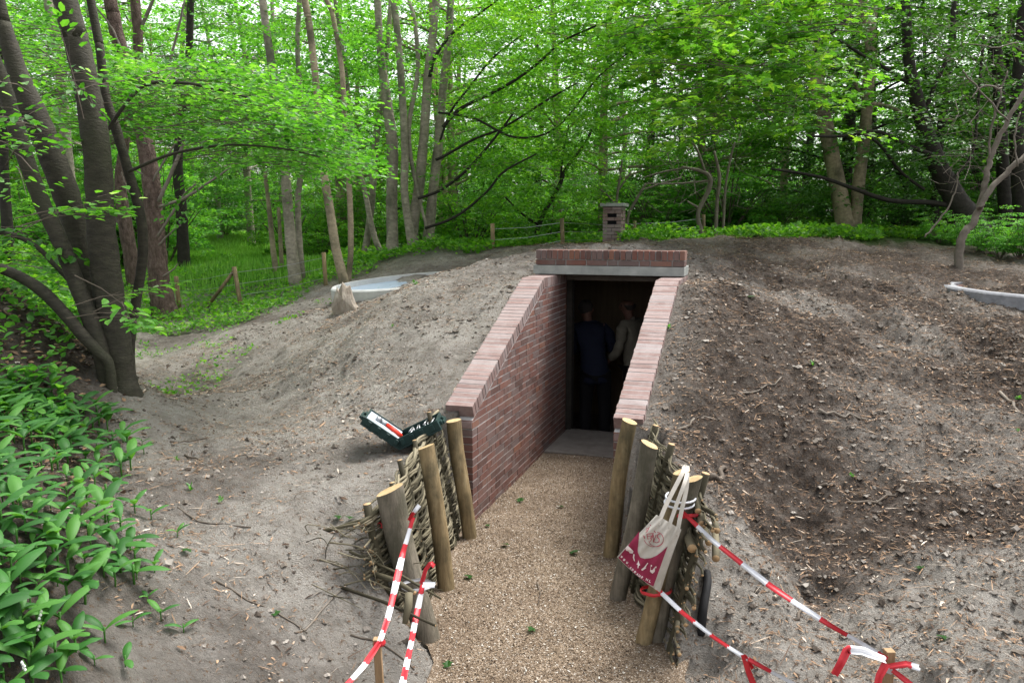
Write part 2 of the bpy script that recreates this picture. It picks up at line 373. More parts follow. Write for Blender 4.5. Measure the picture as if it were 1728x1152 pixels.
def smooth_path(pts, n=6, wob=0, rng=random):
    """Catmull-Rom through (Vector, radius) pairs"""
    P = [Vector(p[0]) for p in pts]; R = [p[1] for p in pts]; out = []; ro = []
    for i in range(len(P) - 1):
        p0 = P[max(i - 1, 0)]; p1 = P[i]; p2 = P[i + 1]; p3 = P[min(i + 2, len(P) - 1)]
        for k in range(n):
            t = k / n
            q = .5 * ((2 * p1) + (p2 - p0) * t + (2 * p0 - 5 * p1 + 4 * p2 - p3) * t * t + (3 * p1 - 3 * p2 + p3 - p0) * t ** 3)
            out.append(q + Vector([rng.uniform(-wob, wob) for _ in range(3)])); ro.append(R[i] * (1 - t) + R[i + 1] * t)
    out.append(P[-1]); ro.append(R[-1]); return out, ro
def copy_tree(root, loc=None, rz=None, scale=None, label=None):
    r = root.copy(); C.objects.link(r)
    for ch in root.children:
        c = ch.copy(); C.objects.link(c); c.parent = r
    if loc is not None: r.location = loc
    if rz is not None: r.rotation_euler = (r.rotation_euler.x, r.rotation_euler.y, rz)
    if scale is not None: r.scale = (scale, scale, scale) if not hasattr(scale, '__len__') else scale
    if label: r['label'] = label
    return r

# ------------------------------------------------------------------ ground
def spaced(lo, hi, far_lo, far_hi, st):
    core = list(np.arange(lo, hi, st)); out = []; s = st; x = hi
    while x < far_hi: out.append(x); s *= 1.16; x += s
    out.append(far_hi); pre = []; s = st; x = lo
    while x > far_lo: s *= 1.16; x -= s; pre.append(max(x, far_lo))
    return np.array(sorted(set([round(q, 4) for q in pre + core + out])))
gx = spaced(-7.5, 3.6, -160, 160, .033); gy = spaced(2.4, 11.0, -60, 200, .033)
GX, GY = np.meshgrid(gx, gy); GZ = Zt(GX, GY)
soilv = np.clip((GX + 1.35) / .9, 0, 1)
soilv = soilv * np.clip(.74 + 1.6 * fbm(GX * .9, GY * .9, 61, 3) - .85 * np.clip((5.6 - GY) / 1.3, 0, 1), 0.0, 1)
leftbank = np.clip((-(GX) - .97 * GY) / .5, 0, 1) * np.clip((9.5 - GY) / 1.5, 0, 1)
soilv = np.maximum(soilv, leftbank * .95)
topm = np.clip((GY - 8.0) / 2.5, 0, 1) * np.clip((GX + 5.0) / 2, 0, 1)
soilv = np.maximum(soilv, .62 * topm)
soilv = np.maximum(soilv, (1 - np.clip((GX + 1.35) / .9, 0, 1)) * np.clip(.12 + 1.0 * fbm(GX * 1.1, GY * 1.1, 77, 3), 0, .6))
gr = np.clip((fwd(GX, GY) - (13.8 + 1.5 * vnoise(GX * .5, GY * .5, 8))) / 2.0, 0, 1)
ii = np.arange(len(gy) - 1)[:, None] * len(gx) + np.arange(len(gx) - 1)[None]
F = np.stack([ii, ii + 1, ii + 1 + len(gx), ii + len(gx)], -1).reshape(-1, 4)
V = np.stack([GX.ravel(), GY.ravel(), GZ.ravel()], -1)
fz = V[F][:, :, 2]; fc = V[F].mean(1)
cut = (np.ptp(fz, axis=1) > .5) & (fc[:, 0] > XL - .13) & (fc[:, 0] < XR + .13) & (fc[:, 1] > YF)
F = F[~cut]
me = np_mesh('ground', V, [F], smooth=True)
for nm, arr in (('soil', soilv), ('green', gr)):
    a = me.attributes.new(nm, 'FLOAT', 'POINT'); a.data.foreach_set('value', arr.ravel().astype(np.float32))
link('ground', me, None, [mG])['kind'] = 'structure'

# gravel path sheet in the cutting
py_ = np.arange(2.2, 7.76, .05); rows = []
for y in py_:
    l = np.interp(y, EDGE_Y, EDGE_L) - np.interp(y, [3.85, 4.15], [.08, .30]); r = np.interp(y, EDGE_Y, EDGE_R) + np.interp(y, [3.85, 4.2], [.08, .28])
    if y > YN - .10: l, r = XL - .03, XR + .03
    rows.append(np.stack([np.linspace(l, r, 26), np.full(26, y)], -1))
R_ = np.array(rows)
zz = .012 * fbm(R_[..., 0] * 3, R_[..., 1] * 3, 31, 3) + .006 + .02 * np.clip((R_[..., 1] - 7.2) / .5, 0, 1)
V = np.concatenate([R_, zz[..., None]], -1).reshape(-1, 3)
n2 = 26; ii = np.arange(len(py_) - 1)[:, None] * n2 + np.arange(n2 - 1)[None]
o = link('path', np_mesh('path', V, [np.stack([ii, ii + 1, ii + 1 + n2, ii + n2], -1).reshape(-1, 4)], smooth=True), None, [mPath]); o['kind'] = 'structure'
def path_z(x, y): return .012 * fbm(x * 3, y * 3, 31, 3) + .006 + .02 * np.clip((y - 7.2) / .5, 0, 1)
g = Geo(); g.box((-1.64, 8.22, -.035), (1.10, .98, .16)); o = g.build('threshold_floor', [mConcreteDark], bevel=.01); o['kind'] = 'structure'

# ------------------------------------------------------------------ scattered ground litter (uncountable)
rng = np.random.default_rng(5)
def scatter_quads(name, P, L, W, tint, mat_, label, lift=.006, tilt=.35, bend=True):
    n = len(P); th = rng.random(n) * 2 * PI
    D = np.stack([np.cos(th), np.sin(th), rng.normal(0, tilt, n) * .5], -1); D /= np.linalg.norm(D, axis=1)[:, None]
    U = np.stack([rng.normal(0, tilt, n), rng.normal(0, tilt, n), np.ones(n)], -1)
    S = np.cross(D, U); S /= np.linalg.norm(S, axis=1)[:, None]; U = np.cross(S, D)
    P = P + np.array([0, 0, 1]) * (lift + np.abs(rng.normal(0, .004, n)))[:, None]
    a = P - D * L[:, None] / 2; c = P + D * L[:, None] / 2; s = S * W[:, None] / 2; up = U * (W * .35)[:, None]
    V = np.stack([a - s * .4, P - s + up, c - s * .3, c + s * .3, P + s + up * .6, a + s * .5], 1).reshape(-1, 3)
    k = np.arange(n)[:, None] * 6
    F = np.concatenate([k + np.array([[0, 1, 4, 5]]), k + np.array([[1, 2, 3, 4]])])
    o = link(name, np_mesh(name, V, [F], np.concatenate([tint, tint])), None, [mat_]); tag(o, label, None, None, 'stuff'); o['category'] = 'litter'; return o
def land(n, x0, x1, y0, y1, dens=None):
    X = rng.uniform(x0, x1, n); Y = rng.uniform(y0, y1, n)
    if dens is not None: k = rng.random(n) < dens(X, Y); X, Y = X[k], Y[k]
    xl = np.interp(Y, EDGE_Y, EDGE_L); xr = np.interp(Y, EDGE_Y, EDGE_R)
    k = ~((X > xl - .1) & (X < xr + .1) & (Y < 8.5)); k &= ~((X > XL - .24) & (X < XR + .24) & (Y > YN) & (Y < 8.55))
    X, Y = X[k], Y[k]
    return np.stack([X, Y, Zt(X, Y)], -1)
def dens(X, Y):
    right = np.clip((X + 1.3) / .6, 0, 1)
    return np.clip(.36 + .52 * right + 1.0 * fbm(X * 1.3, Y * 1.3, 88, 3), .06, 1) * np.clip(1.5 - Y / 16, .3, 1)
P = land(250000, -7.5, 3.6, 2.6, 15, dens); n = len(P)
scatter_quads('ground_litter', P, rng.gamma(2.2, .011, n) + .006, rng.gamma(2, .0021, n) + .0018, np.clip(rng.normal(.42, .27, n), 0, 1), mLitter,
              'brown needles and bark chips strewn over the sandy ground')
P = land(9000, -6.5, 3.6, 2.6, 11, lambda X, Y: np.clip(.15 + .85 * np.clip((X + 1.2) / .5, 0, 1) + 1.0 * fbm(X * 1.6, Y * 1.6, 123, 2), .05, 1)); n = len(P)
scatter_quads('fine_twigs', P, rng.gamma(3, .025, n) + .03, rng.uniform(.0025, .005, n), np.clip(rng.normal(.45, .3, n), 0, 1), mLitter,
              'fine broken twigs and rootlets strewn across the mound', .010, .3)
P = land(5000, -8, -3.6, 3.2, 9.5, lambda X, Y: np.clip((-X - .95 * Y) * 1.6, 0, 1)); n = len(P)
scatter_quads('dead_leaves', P, rng.uniform(.035, .07, n), rng.uniform(.02, .04, n), np.clip(rng.normal(.4, .2, n), 0, .9), mLitter,
              'dead brown beech leaves lying under the dark tree', .01, .5)
X = rng.uniform(-2.3, .6, 60000); Y = 3.0 + 4.8 * rng.random(60000) ** 1.25
k = (X > np.interp(Y, EDGE_Y, EDGE_L) - .02) & (X < np.interp(Y, EDGE_Y, EDGE_R) + .04); X, Y = X[k], Y[k]
P = np.stack([X, Y, path_z(X, Y)], -1); n = len(P)
scatter_quads('gravel', P, rng.gamma(4, .0018, n) + .003, rng.gamma(4, .0013, n) + .002, np.clip(rng.normal(.55, .25, n), 0, 1), mChips,
              'brown and white gravel chips covering the sunken path', .002, .5)
# clods and pebbles
P = land(42000, -7.0, 3.6, 2.7, 11, lambda X, Y: np.clip(.25 + .5 * np.clip((X + 1.2) / .6, 0, 1) + 1.1 * fbm(X * 2, Y * 2, 99, 2), .05, 1)); n = len(P)
oc = np.array([[1, 0, 0], [0, 1, 0], [-1, 0, 0], [0, -1, 0], [0, 0, .8], [0, 0, -.8], [.7, .7, .5], [-.7, .7, .45], [-.7, -.7, .5], [.7, -.7, .4]], float)
ocf = np.array([[0, 6, 4], [6, 1, 4], [1, 7, 4], [7, 2, 4], [2, 8, 4], [8, 3, 4], [3, 9, 4], [9, 0, 4], [0, 1, 6], [1, 2, 7], [2, 3, 8], [3, 0, 9], [1, 0, 5], [2, 1, 5], [3, 2, 5], [0, 3, 5]])
sz = np.clip(rng.gamma(1.3, .0048, n) + .003, 0, .026)
V = P[:, None] + oc[None] * sz[:, None, None] * rng.uniform(.6, 1.35, (n, 10, 1)) * rng.uniform(.7, 1.3, (n, 1, 3))
F = (np.arange(n)[:, None, None] * 10 + ocf[None]).reshape(-1, 3)
o = link('soil_clods', np_mesh('soil_clods', V.reshape(-1, 3), [F], np.repeat(np.clip(rng.normal(.5, .25, n), 0, 1), 16)), None, [mClod])
tag(o, 'loose crumbs of soil and small pebbles on the mound', 'soil', None, 'stuff')
# ------------------------------------------------------------------ brick passage walls
SL = (ZT - ZN) / (YB - YN)
def cap_top(y): return min(ZN + SL * (y - YN), ZT)
CV = .10 / math.cos(math.atan(SL))
def clip(poly, a, b, c):       # keep a*y+b*z<=c
    out = []
    for i in range(len(poly)):
        p, q = poly[i], poly[(i + 1) % len(poly)]; fp = a * p[0] + b * p[1] - c; fq = a * q[0] + b * q[1] - c
        if fp <= 0: out.append(p)
        if fp * fq < 0: t = fp / (fp - fq); out.append((p[0] + t * (q[0] - p[0]), p[1] + t * (q[1] - p[1])))
    return out
def passage_wall(xi, xo, label):
    rng = random.Random(int(abs(xi) * 100)); s = 1 if xo > xi else -1
    t = empty('retaining_wall', (xi, YN, 0), label, 'wall', 'brick walls of the passage')
    g = Geo(); z = -.13; k = 0
    while z < ZT - .1:
        y = YN + (.0 if k % 2 else 0); L = .21 if k % 2 else .10
        if k % 4 == 1: first = .105
        elif k % 4 == 3: first = .155
        else: first = .10
        cur = first
        while y < 8.62:
            l = min(cur, 8.63 - y); cur = L if rng.random() < .8 else (.10 if L > .15 else .21)
            z0 = z + rng.uniform(-.001, .001)
            poly = [(y, z0), (y + l, z0), (y + l, z0 + .050), (y, z0 + .050)]
            poly = clip(poly, -SL, 1, ZN - SL * YN - CV - .008); poly = clip(poly, 0, 1, ZT - .108) if poly else poly
            if len(poly) >= 3:
                pr = -s * rng.uniform(.0005, .0045); n = len(poly)
                vs = [(xi + pr, a, b) for a, b in poly] + [(xo, a, b) for a, b in poly]
                g.add(vs, [list(range(n)), list(range(n, 2 * n))[::-1]] + [[i, n + i, n + (i + 1) % n, (i + 1) % n] for i in range(n)], 0, rng.random())
            y += l + .010
        z += .0600; k += 1
    bw = g.build('brickwork', [mBrick], t)
    g = Geo(); a = xi + s * .0008; b = xo - s * .006
    pr = [(YN + .006, -.3), (YN + .006, ZN - CV), (YB, ZT - .104), (8.62, ZT - .104), (8.62, -.3)]
    g.add([(a, *p) for p in pr] + [(b, *p) for p in pr], [list(range(5)), list(range(5, 10))[::-1]] + [[i, 5 + i, 5 + (i + 1) % 5, (i + 1) % 5] for i in range(5)])
    g.build('mortar', [mMortar], t)
    g = Geo(); gm = Geo(); th = math.atan(SL); x0 = min(xi, xo) - .004; x1 = max(xi, xo) + .004
    Lc = (YB - YN) / math.cos(th); nb = int(Lc / .060); st = Lc / nb
    R = Matrix.Rotation(th, 3, 'X')
    for i in range(nb):
        u = (i + .5) * st; c = Vector(((x0 + x1) / 2 + rng.uniform(-.003, .003), YN - .012 + u * math.cos(th), ZN + u * math.sin(th)))
        off = R @ Vector((0, 0, -.05 + rng.uniform(-.002, .002)))
        g.box(c + off, (x1 - x0, st - .010, .1), R @ Matrix.Rotation(rng.uniform(-.02, .02), 3, 'Z'), 0, rng.random())
    c = Vector(((x0 + x1) / 2, YN - .012 + Lc / 2 * math.cos(th), ZN + Lc / 2 * math.sin(th))) + R @ Vector((0, 0, -.0502))
    gm.box(c, (x1 - x0 - .008, Lc - .05, .096), R)
    y = YB + .02
    while y < 8.60:
        g.box(((x0 + x1) / 2 + rng.uniform(-.003, .003), y + .012, ZT - .052), (x1 - x0, .05, .1), None, 0, rng.random()); y += .06
    gm.box(((x0 + x1) / 2, (YB + 8.62) / 2, ZT - .0535), (x1 - x0 - .01, 8.62 - YB - .02, .1))
    # the stepped brick of the near end
    g.box(((x0 + x1) / 2, YN + .014, ZN - CV - .040), (x1 - x0 - .012, .05, .05), None, 0, .3)
    cp = g.build('coping', [mCoping], t, bevel=.002); gm.build('coping_mortar', [mJoint], t)
    return t
passage_wall(XL, XL - .22, 'long brick retaining wall with sloping brick coping on the left of the passage')
passage_wall(XR, XR + .21, 'brick retaining wall with sloping coping on the right, its inner face hidden')

lt = empty('lintel', (-1.65, YF, 1.83), 'concrete beam topped with upright red bricks over the bunker doorway', 'lintel')
g = Geo(); g.box((-1.662, YF + .21, 1.883), (1.585, .42, .094)); g.build('concrete_beam', [mConcrete], lt, bevel=.006)
rg = random.Random(3); g = Geo(); gm = Geo(); x = -2.425
while x < -.89:
    l = rg.choice([.21, .21, .21, .10]); l = min(l, -.87 - x); g.box((x + l / 2, YF + .11 + rg.uniform(-.003, .003), 1.962), (l, .22, .052), None, 0, rg.random()); x += l + .011
for i in range(26):
    g.box((-2.398 + i * .0603 + rg.uniform(-.002, .002), YF + .105 + rg.uniform(-.003, .003), 2.044 + rg.uniform(-.002, .002)), (.050, .222, .096), None, 0, rg.random())
g.build('brick_course', [mBrick], lt, bevel=.003)
gm.box((-1.645, YF + .112, 2.008), (1.54, .20, .150)); gm.build('mortar', [mMortar], lt)

rm_ = empty('bunker_room', (-1.65, 9.6, -.25), 'dark room behind the doorway with a brown wooden back wall', 'bunker room')
g = Geo(); g.box((-2.78, 9.7, .70), (.1, 2.1, 2.1)); g.box((-.66, 9.7, .70), (.1, 2.1, 2.1)); g.box((-2.57, 8.70, .70), (.33, .1, 2.1)); g.box((-.86, 8.71, .70), (.29, .1, 2.1))
g.build('side_wall', [mBrick], rm_)
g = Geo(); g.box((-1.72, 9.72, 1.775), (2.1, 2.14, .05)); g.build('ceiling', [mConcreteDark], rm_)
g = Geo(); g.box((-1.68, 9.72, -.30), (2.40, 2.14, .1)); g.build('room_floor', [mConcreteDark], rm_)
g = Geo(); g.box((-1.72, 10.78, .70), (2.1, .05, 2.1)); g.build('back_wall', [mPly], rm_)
g = Geo(); g.box((-2.17, 8.72, .83), (.06, .12, 2.1)); g.box((-1.10, 8.72, .83), (.05, .12, 2.1)); g.build('door_frame', [mDark], rm_)  # dark bark colour on the frame stands in for the doorway's shade

# ------------------------------------------------------------------ people inside
def bake_skin(pts, edges, sub=2):
    me = bpy.data.meshes.new('tmp'); me.from_pydata([p[0] for p in pts], edges, []); o = bpy.data.objects.new('tmp', me); C.objects.link(o)
    m = o.modifiers.new('s', 'SKIN'); sv = me.skin_vertices[0].data
    for i, p in enumerate(pts): sv[i].radius = p[1] if hasattr(p[1], '__len__') else (p[1], p[1]); sv[i].use_root = (i == 0)
    s = o.modifiers.new('u', 'SUBSURF'); s.levels = sub; s.render_levels = sub
    bpy.context.view_layer.update(); dg = bpy.context.evaluated_depsgraph_get()
    r = bpy.data.meshes.new_from_object(o.evaluated_get(dg)); bpy.data.objects.remove(o)
    r.polygons.foreach_set('use_smooth', [True] * len(r.polygons)); return r
def person(loc, rz, lean, arms, label, coat, trouser, hair, coat_low, group=None):
    t = empty('person', loc, label, 'person', None, rz)
    def L(p):
        x, y, z = p; k = max(0, (z - .95) / .6)
        return (x + lean[0] * k, y + lean[1] * k, z - .18 * (abs(lean[0]) + abs(lean[1])) * k)
    J = [((0, 0, .95), (.10, .08)), ((0, 0, 1.12), (.09, .07)), ((0, .01, 1.34), (.12, .08)), ((0, .01, 1.47), (.07, .06)), ((0, .02, 1.54), .052),
         ((0, .03, 1.60), (.066, .08)), ((0, .035, 1.66), (.078, .095)), ((0, .025, 1.73), (.062, .08))]
    E = [(i, i + 1) for i in range(7)]
    pts = list(J)
    for s, arm in ((-1, arms[0]), (1, arms[1])):
        i0 = len(pts); el, wr, ha = arm
        pts += [((s * .17, .0, 1.43), .058), ((s * .205, 0, 1.38), .055), (el, .042), (wr, .027), (ha, (.040, .018))]
        E += [(2, i0)] + [(i0 + k, i0 + k + 1) for k in range(4)]
        hv = Vector(ha); dv = (hv - Vector(wr)).normalized(); sv = dv.cross(Vector((0, 1, .1))).normalized()
        for q, ln in ((-.03, .06), (-.010, .075), (.010, .072), (.03, .055)):
            j = len(pts); a = hv + dv * .02 + sv * q
            pts += [(tuple(a + dv * .03), .0095), (tuple(a + dv * (.03 + ln * .6) + Vector((0, .012, 0))), .008)]; E += [(i0 + 4, j), (j, j + 1)]
        j = len(pts); a = Vector(wr) + dv * .035 + sv * .035; pts += [(tuple(a), .011), (tuple(a + dv * .04 + sv * .02), .009)]; E += [(i0 + 4, j), (j, j + 1)]
    for s in (-1, 1):
        i0 = len(pts); pts += [((s * .09, 0, .88), .095), ((s * .11, .03, .50), .06), ((s * .115, -.01, .10), .042), ((s * .12, .14, .04), (.045, .03))]
        E += [(0, i0)] + [(i0 + k, i0 + k + 1) for k in range(3)]
    P_ = [(L(p), r) for p, r in pts]
    me = bake_skin(P_, E); bm = bmesh.new(); bm.from_mesh(me)
    for c, r, sc_ in (((-.082, .03, 1.65), .03, (.35, .7, 1.1)), ((.082, .03, 1.65), .03, (.35, .7, 1.1)), ((0, .135, 1.635), .022, (.7, 1.0, 1.3)),
                      ((0, .125, 1.585), .02, (1.4, .5, .4)), ((-.032, .112, 1.665), .014, (1, .7, .7)), ((.032, .112, 1.665), .014, (1, .7, .7))):
        bmesh.ops.create_icosphere(bm, subdivisions=2, radius=r, matrix=Matrix.Translation(L(c)) @ Matrix.Diagonal((*sc_, 1)))
    bm.to_mesh(me); bm.free(); me.polygons.foreach_set('use_smooth', [True] * len(me.polygons)); link('body', me, t, [mSkin])
    # coat
    cp = [((0, 0, coat_low - .02), (.195, .16)), ((0, 0, coat_low + .05), (.19, .155)), ((0, 0, 1.15), (.165, .135)), ((0, .0, 1.34), (.19, .135)), ((0, .0, 1.46), (.10, .085)), ((0, .01, 1.51), (.068, .066))]
    ce = [(i, i + 1) for i in range(5)]
    for s, arm in ((-1, arms[0]), (1, arms[1])):
        i0 = len(cp); el, wr, ha = arm; w2 = Vector(wr)
        cp += [((s * .18, 0, 1.42), .078), ((s * .215, 0, 1.37), .075), (el, .063), (tuple(w2), .048)]; ce += [(3, i0)] + [(i0 + k, i0 + k + 1) for k in range(3)]
    me = bake_skin([(L(p), r) for p, r in cp], ce)
    for vtx in me.vertices:   # cloth folds
        f = .006 * math.sin(vtx.co.z * 55 + vtx.co.x * 20) + .006 * math.sin(vtx.co.x * 40 + vtx.co.z * 23); vtx.co += vtx.normal * f
    link('coat', me, t, [coat])
    tp = [((0, 0, .97), (.16, .13))]; te = []
    for s in (-1, 1):
        i0 = len(tp); tp += [((s * .095, 0, .84), .108), ((s * .112, .03, .50), .082), ((s * .116, -.01, .13), .072), ((s * .117, 0, .085), .074)]
        te += [(0, i0)] + [(i0 + k, i0 + k + 1) for k in range(3)]
    link('trousers', bake_skin(tp, te), t, [trouser])
    for s in (-1, 1):
        link('shoe', bake_skin([((s * .117, -.06, .05), .045), ((s * .12, .02, .05), .048), ((s * .125, .13, .035), (.048, .034)), ((s * .127, .19, .03), (.036, .026))], [(0, 1), (1, 2), (2, 3)]), t, [mShoe])
    bm = bmesh.new(); bmesh.ops.create_icosphere(bm, subdivisions=4, radius=.1, matrix=Matrix.Translation(L((0, .018, 1.685))) @ Matrix.Diagonal((.88, 1.06, .95, 1)))
    lo = [v for v in bm.verts if v.co.z < L((0, 0, 1.655))[2] - (0.10 if v.co.y - L((0, .018, 1.68))[1] < -.02 else 0) + (.06 if v.co.y - L((0, 0, 1.68))[1] > .07 else 0)
          or (hair[1] and v.co.z > L((0, 0, 1.68))[2])]
    bmesh.ops.delete(bm, geom=lo, context='VERTS')
    for v_ in bm.verts: v_.co += v_.normal * random.uniform(-.002, .004)
    me = bpy.data.meshes.new('hair'); bm.to_mesh(me); bm.free(); link('hair', me, t, [hair[0]])
    return t
person((-1.98, 9.22, -.25), 0.25, (-.10, .22), (((-.25, .10, 1.12), (-.18, .33, 1.10), (-.16, .40, 1.12)), ((.25, .12, 1.14), (.10, .34, 1.12), (.05, .40, 1.13))),
       'person in a long navy jacket and black trousers bending forward in the dark doorway', mBlue, mBlack, (mHairD, False), .74)
person((-1.56, 9.6, -.25), 1.15, (-.03, .08), (((-.26, .04, 1.14), (-.24, .22, .98), (-.23, .29, .94)), ((.25, .02, 1.13), (.22, .20, .98), (.2, .27, .95))),
       'bald person in a beige coat standing behind the right wall coping', mBeige, mBlack, (mHairD, True), .70)

# ------------------------------------------------------------------ wooden posts
def post(name, base, top, rb, rt_, m, label, group, cutn=None, seed=0, n=18, crack=False):
    rg = random.Random(seed); b = Vector(base); tp = Vector(top); ax = (tp - b); L = ax.length; ax.normalize()
    a = ax.orthogonal().normalized(); c = ax.cross(a); cn = Vector(cutn or (-.25, -.2, 1)).normalized()
    vs = []; K = 14; ph = rg.random() * 6
    for i in range(K + 1):
        u = i / K; r = rb + (rt_ - rb) * u; ctr = b + ax * (L * u) + a * (.010 * math.sin(u * 5 + ph)) + c * (.008 * math.sin(u * 7 + ph * 2))
        for k in range(n):
            th = 2 * PI * k / n; rr = r * (1 + .04 * math.sin(2 * th + ph) + .025 * math.sin(5 * th + u * 3 + ph) + rg.uniform(-.012, .012))
            if crack and k == 3: rr *= .86
            vs.append(ctr + (a * math.cos(th) + c * math.sin(th)) * rr)
    ctr = b + ax * L
    for k in range(n):      # slanting saw cut
        p = vs[K * n + k]; tt = (ctr - p).dot(cn) / ax.dot(cn); vs[K * n + k] = p + ax * tt
    g = Geo(); g.add(vs, [[i * n + k, i * n + (k + 1) % n, (i + 1) * n + (k + 1) % n, (i + 1) * n + k] for i in range(K) for k in range(n)], 0)
    g.add([vs[K * n + k] for k in range(n)], [list(range(n))], 1)
    o = g.build(name, [m, mWoodCut], None, smooth=True)
    for p in o.data.polygons:
        if p.material_index == 1: p.use_smooth = False
    origin_to(o, base); return tag(o, label, 'post', group)
GL = 'round posts holding the left wattle'; GR = 'round posts holding the right wattle'
post('wooden_post', (-2.10, 5.40, -.15), atY(767, 709, 5.43), .054, .056, mWoodPost, 'round post leaning against the near end of the left brick wall', GL, (-.15, -.05, 1), 1)
post('wooden_post', (-1.93, 4.56, -.15), atY(721, 752, 4.59), .058, .056, mWoodPost, 'middle round post of the left wattle, between the taped post and the brick wall', GL, (-.40, .0, 1), 2)
post('wooden_post', (-1.78, 3.93, -.12), atY(657, 826, 3.96), .068, .078, mWoodGrey, 'thick grey post in front of the left wattle with tape knotted round it', GL, (-.42, -.10, 1), 3, crack=True)
post('wooden_post', (-1.06, 5.40, -.15), atY(1062, 710, 5.44), .054, .053, mWoodPost, 'yellowish round post at the near end of the right brick wall', GR, (.35, -.02, 1), 4)
post('wooden_post', (-.875, 4.78, -.15), atY(1096, 750, 4.81), .051, .053, mWoodGrey, 'cracked grey post between the yellowish post and the tote bag', GR, (.45, .0, 1), 5, crack=True)
sp = empty('split_post', (-.61, 4.30, -.1), 'split post that the tote bag hangs on, bound with white string', 'post', GR)
for i, (bx, by, tx, ty, r1, r2, yy) in enumerate([(-.64, 4.29, 1150, 795, .048, .042, 4.29), (-.585, 4.33, 1166, 808, .052, .046, 4.33)]):
    o = post('post_half', (bx, by, -.12), atY(tx, ty, yy), r1, r2, mWoodPost if i == 0 else mWoodGrey, None, None, (-.3, -.1, 1), 6 + i)
    for kk in ('label', 'category', 'group'):
        if kk in o: del o[kk]
    o.parent = sp; o.matrix_parent_inverse = Matrix.Translation(sp.location).inverted()
g = Geo()
for px_, py_2 in ((1152, 838), (1149, 848)):
    zc = at(px_, py_2, 4.235).z; A1, A2 = atY(1150, 795, 4.29), atY(1166, 808, 4.33); f1 = (zc + .12) / (A1.z + .12); c = (Vector((-.64, 4.29, 0)).lerp(A1, f1) + Vector((-.585, 4.33, 0)).lerp(A2, f1)) / 2; c.z = zc
    ring = [c + Vector((math.cos(a_) * .080, math.sin(a_) * .066, .010 * math.sin(a_))) for a_ in np.linspace(0, 2 * PI, 25)]
    g.tube(ring, .0065, 6, caps=False)
g.build('string', [mWhite], sp, smooth=True)

# ------------------------------------------------------------------ woven wattle
def wattle(base, outv, hts, nst, seed, label, stakes, ends=0.0):
    rg = random.Random(seed); B = [Vector((x, y, 0)) for x, y in base]
    seg = [0]
    for a, b in zip(B, B[1:]): seg.append(seg[-1] + (b - a).length)
    Lt = seg[-1]
    def along(s):
        s2 = min(max(s, 0), Lt); j = 0
        while j < len(seg) - 2 and seg[j + 1] < s2: j += 1
        d = (B[j + 1] - B[j]).normalized(); return B[j] + d * (s - seg[j]), d
    t = empty('wattle_panel', (B[0].x, B[0].y, 0), label, 'wattle fence'); g = Geo(); O = Vector((outv[0], outv[1], 0)).normalized()
    z = .0; k = 0
    while z < 1.05:
        for rep in range(3):
            s0 = rg.uniform(-.05, Lt * .45) if rg.random() < .45 else -.03; s1 = rg.uniform(Lt * .6, Lt) if rg.random() < .35 else Lt + rg.uniform(-.05, ends)
            r0 = rg.uniform(.005, .0125); sl = rg.uniform(-.08, .08); ph = PI * k + rg.uniform(-.35, .35); pts = []; rr = []
            m_ = int((s1 - s0) / .045)
            for i in range(m_ + 1):
                s = s0 + (s1 - s0) * i / m_; p, d = along(s); top = np.interp(s / Lt, [0, 1], hts)
                zz = (z + rep * .012) * top + sl * (s / Lt - .5) + .012 * math.sin(s * 9 + k) + rg.uniform(-.0025, .0025)
                wv = .6; oo = .035 + .21 * zz + .034 * math.sin(PI * nst * s / Lt + ph) * wv + rg.uniform(-.002, .002)
                pts.append(p + O * oo + Vector((0, 0, max(zz, -.04)))); rr.append(r0 * (1 - .35 * i / m_))
            if rg.random() < .5: rr = rr[::-1]
            g.tube(pts, rr, 7, 0, rg.random(), True, 1, .03, rg)
        z += .026; k += 1
    g.build('woven_rods', [mRod, mRodCut], t, smooth=True)
    for (s, top, r) in stakes:
        p, d = along(s * Lt); g = Geo()
        pts = [p + O * (.035 + .21 * q) + Vector((rg.uniform(-.006, .006), 0, q)) for q in np.linspace(-.1, top, 7)]
        g.tube(pts, r, 8, 0, rg.uniform(.1, .35), True, 1, .05, rg); g.build('stake', [mRod, mRodCut], t, smooth=True)
    return t
wattle([(-2.19, 5.55), (-2.13, 5.2), (-2.03, 4.65), (-1.92, 4.15), (-1.93, 3.82)], (-1, -.1), (.86, .70), 7, 11,
       'woven stick wattle behind the three left posts', [(.12, .98, .018), (.22, .84, .016), (.40, .90, .016), (.52, .80, .017), (.63, .88, .018), (.78, .82, .018), (.97, .80, .024)], .1)
wattle([(-1.0, 5.5), (-.93, 5.2), (-.76, 4.75), (-.56, 4.42), (-.50, 4.22)], (1, .15), (.92, .80), 6, 12,
       'woven stick wattle behind the right posts and the tote bag', [(.10, .99, .022), (.26, .90, .018), (.47, 1.00, .024), (.66, .8, .018), (.86, .98, .024), (1.0, .70, .022)], .20)
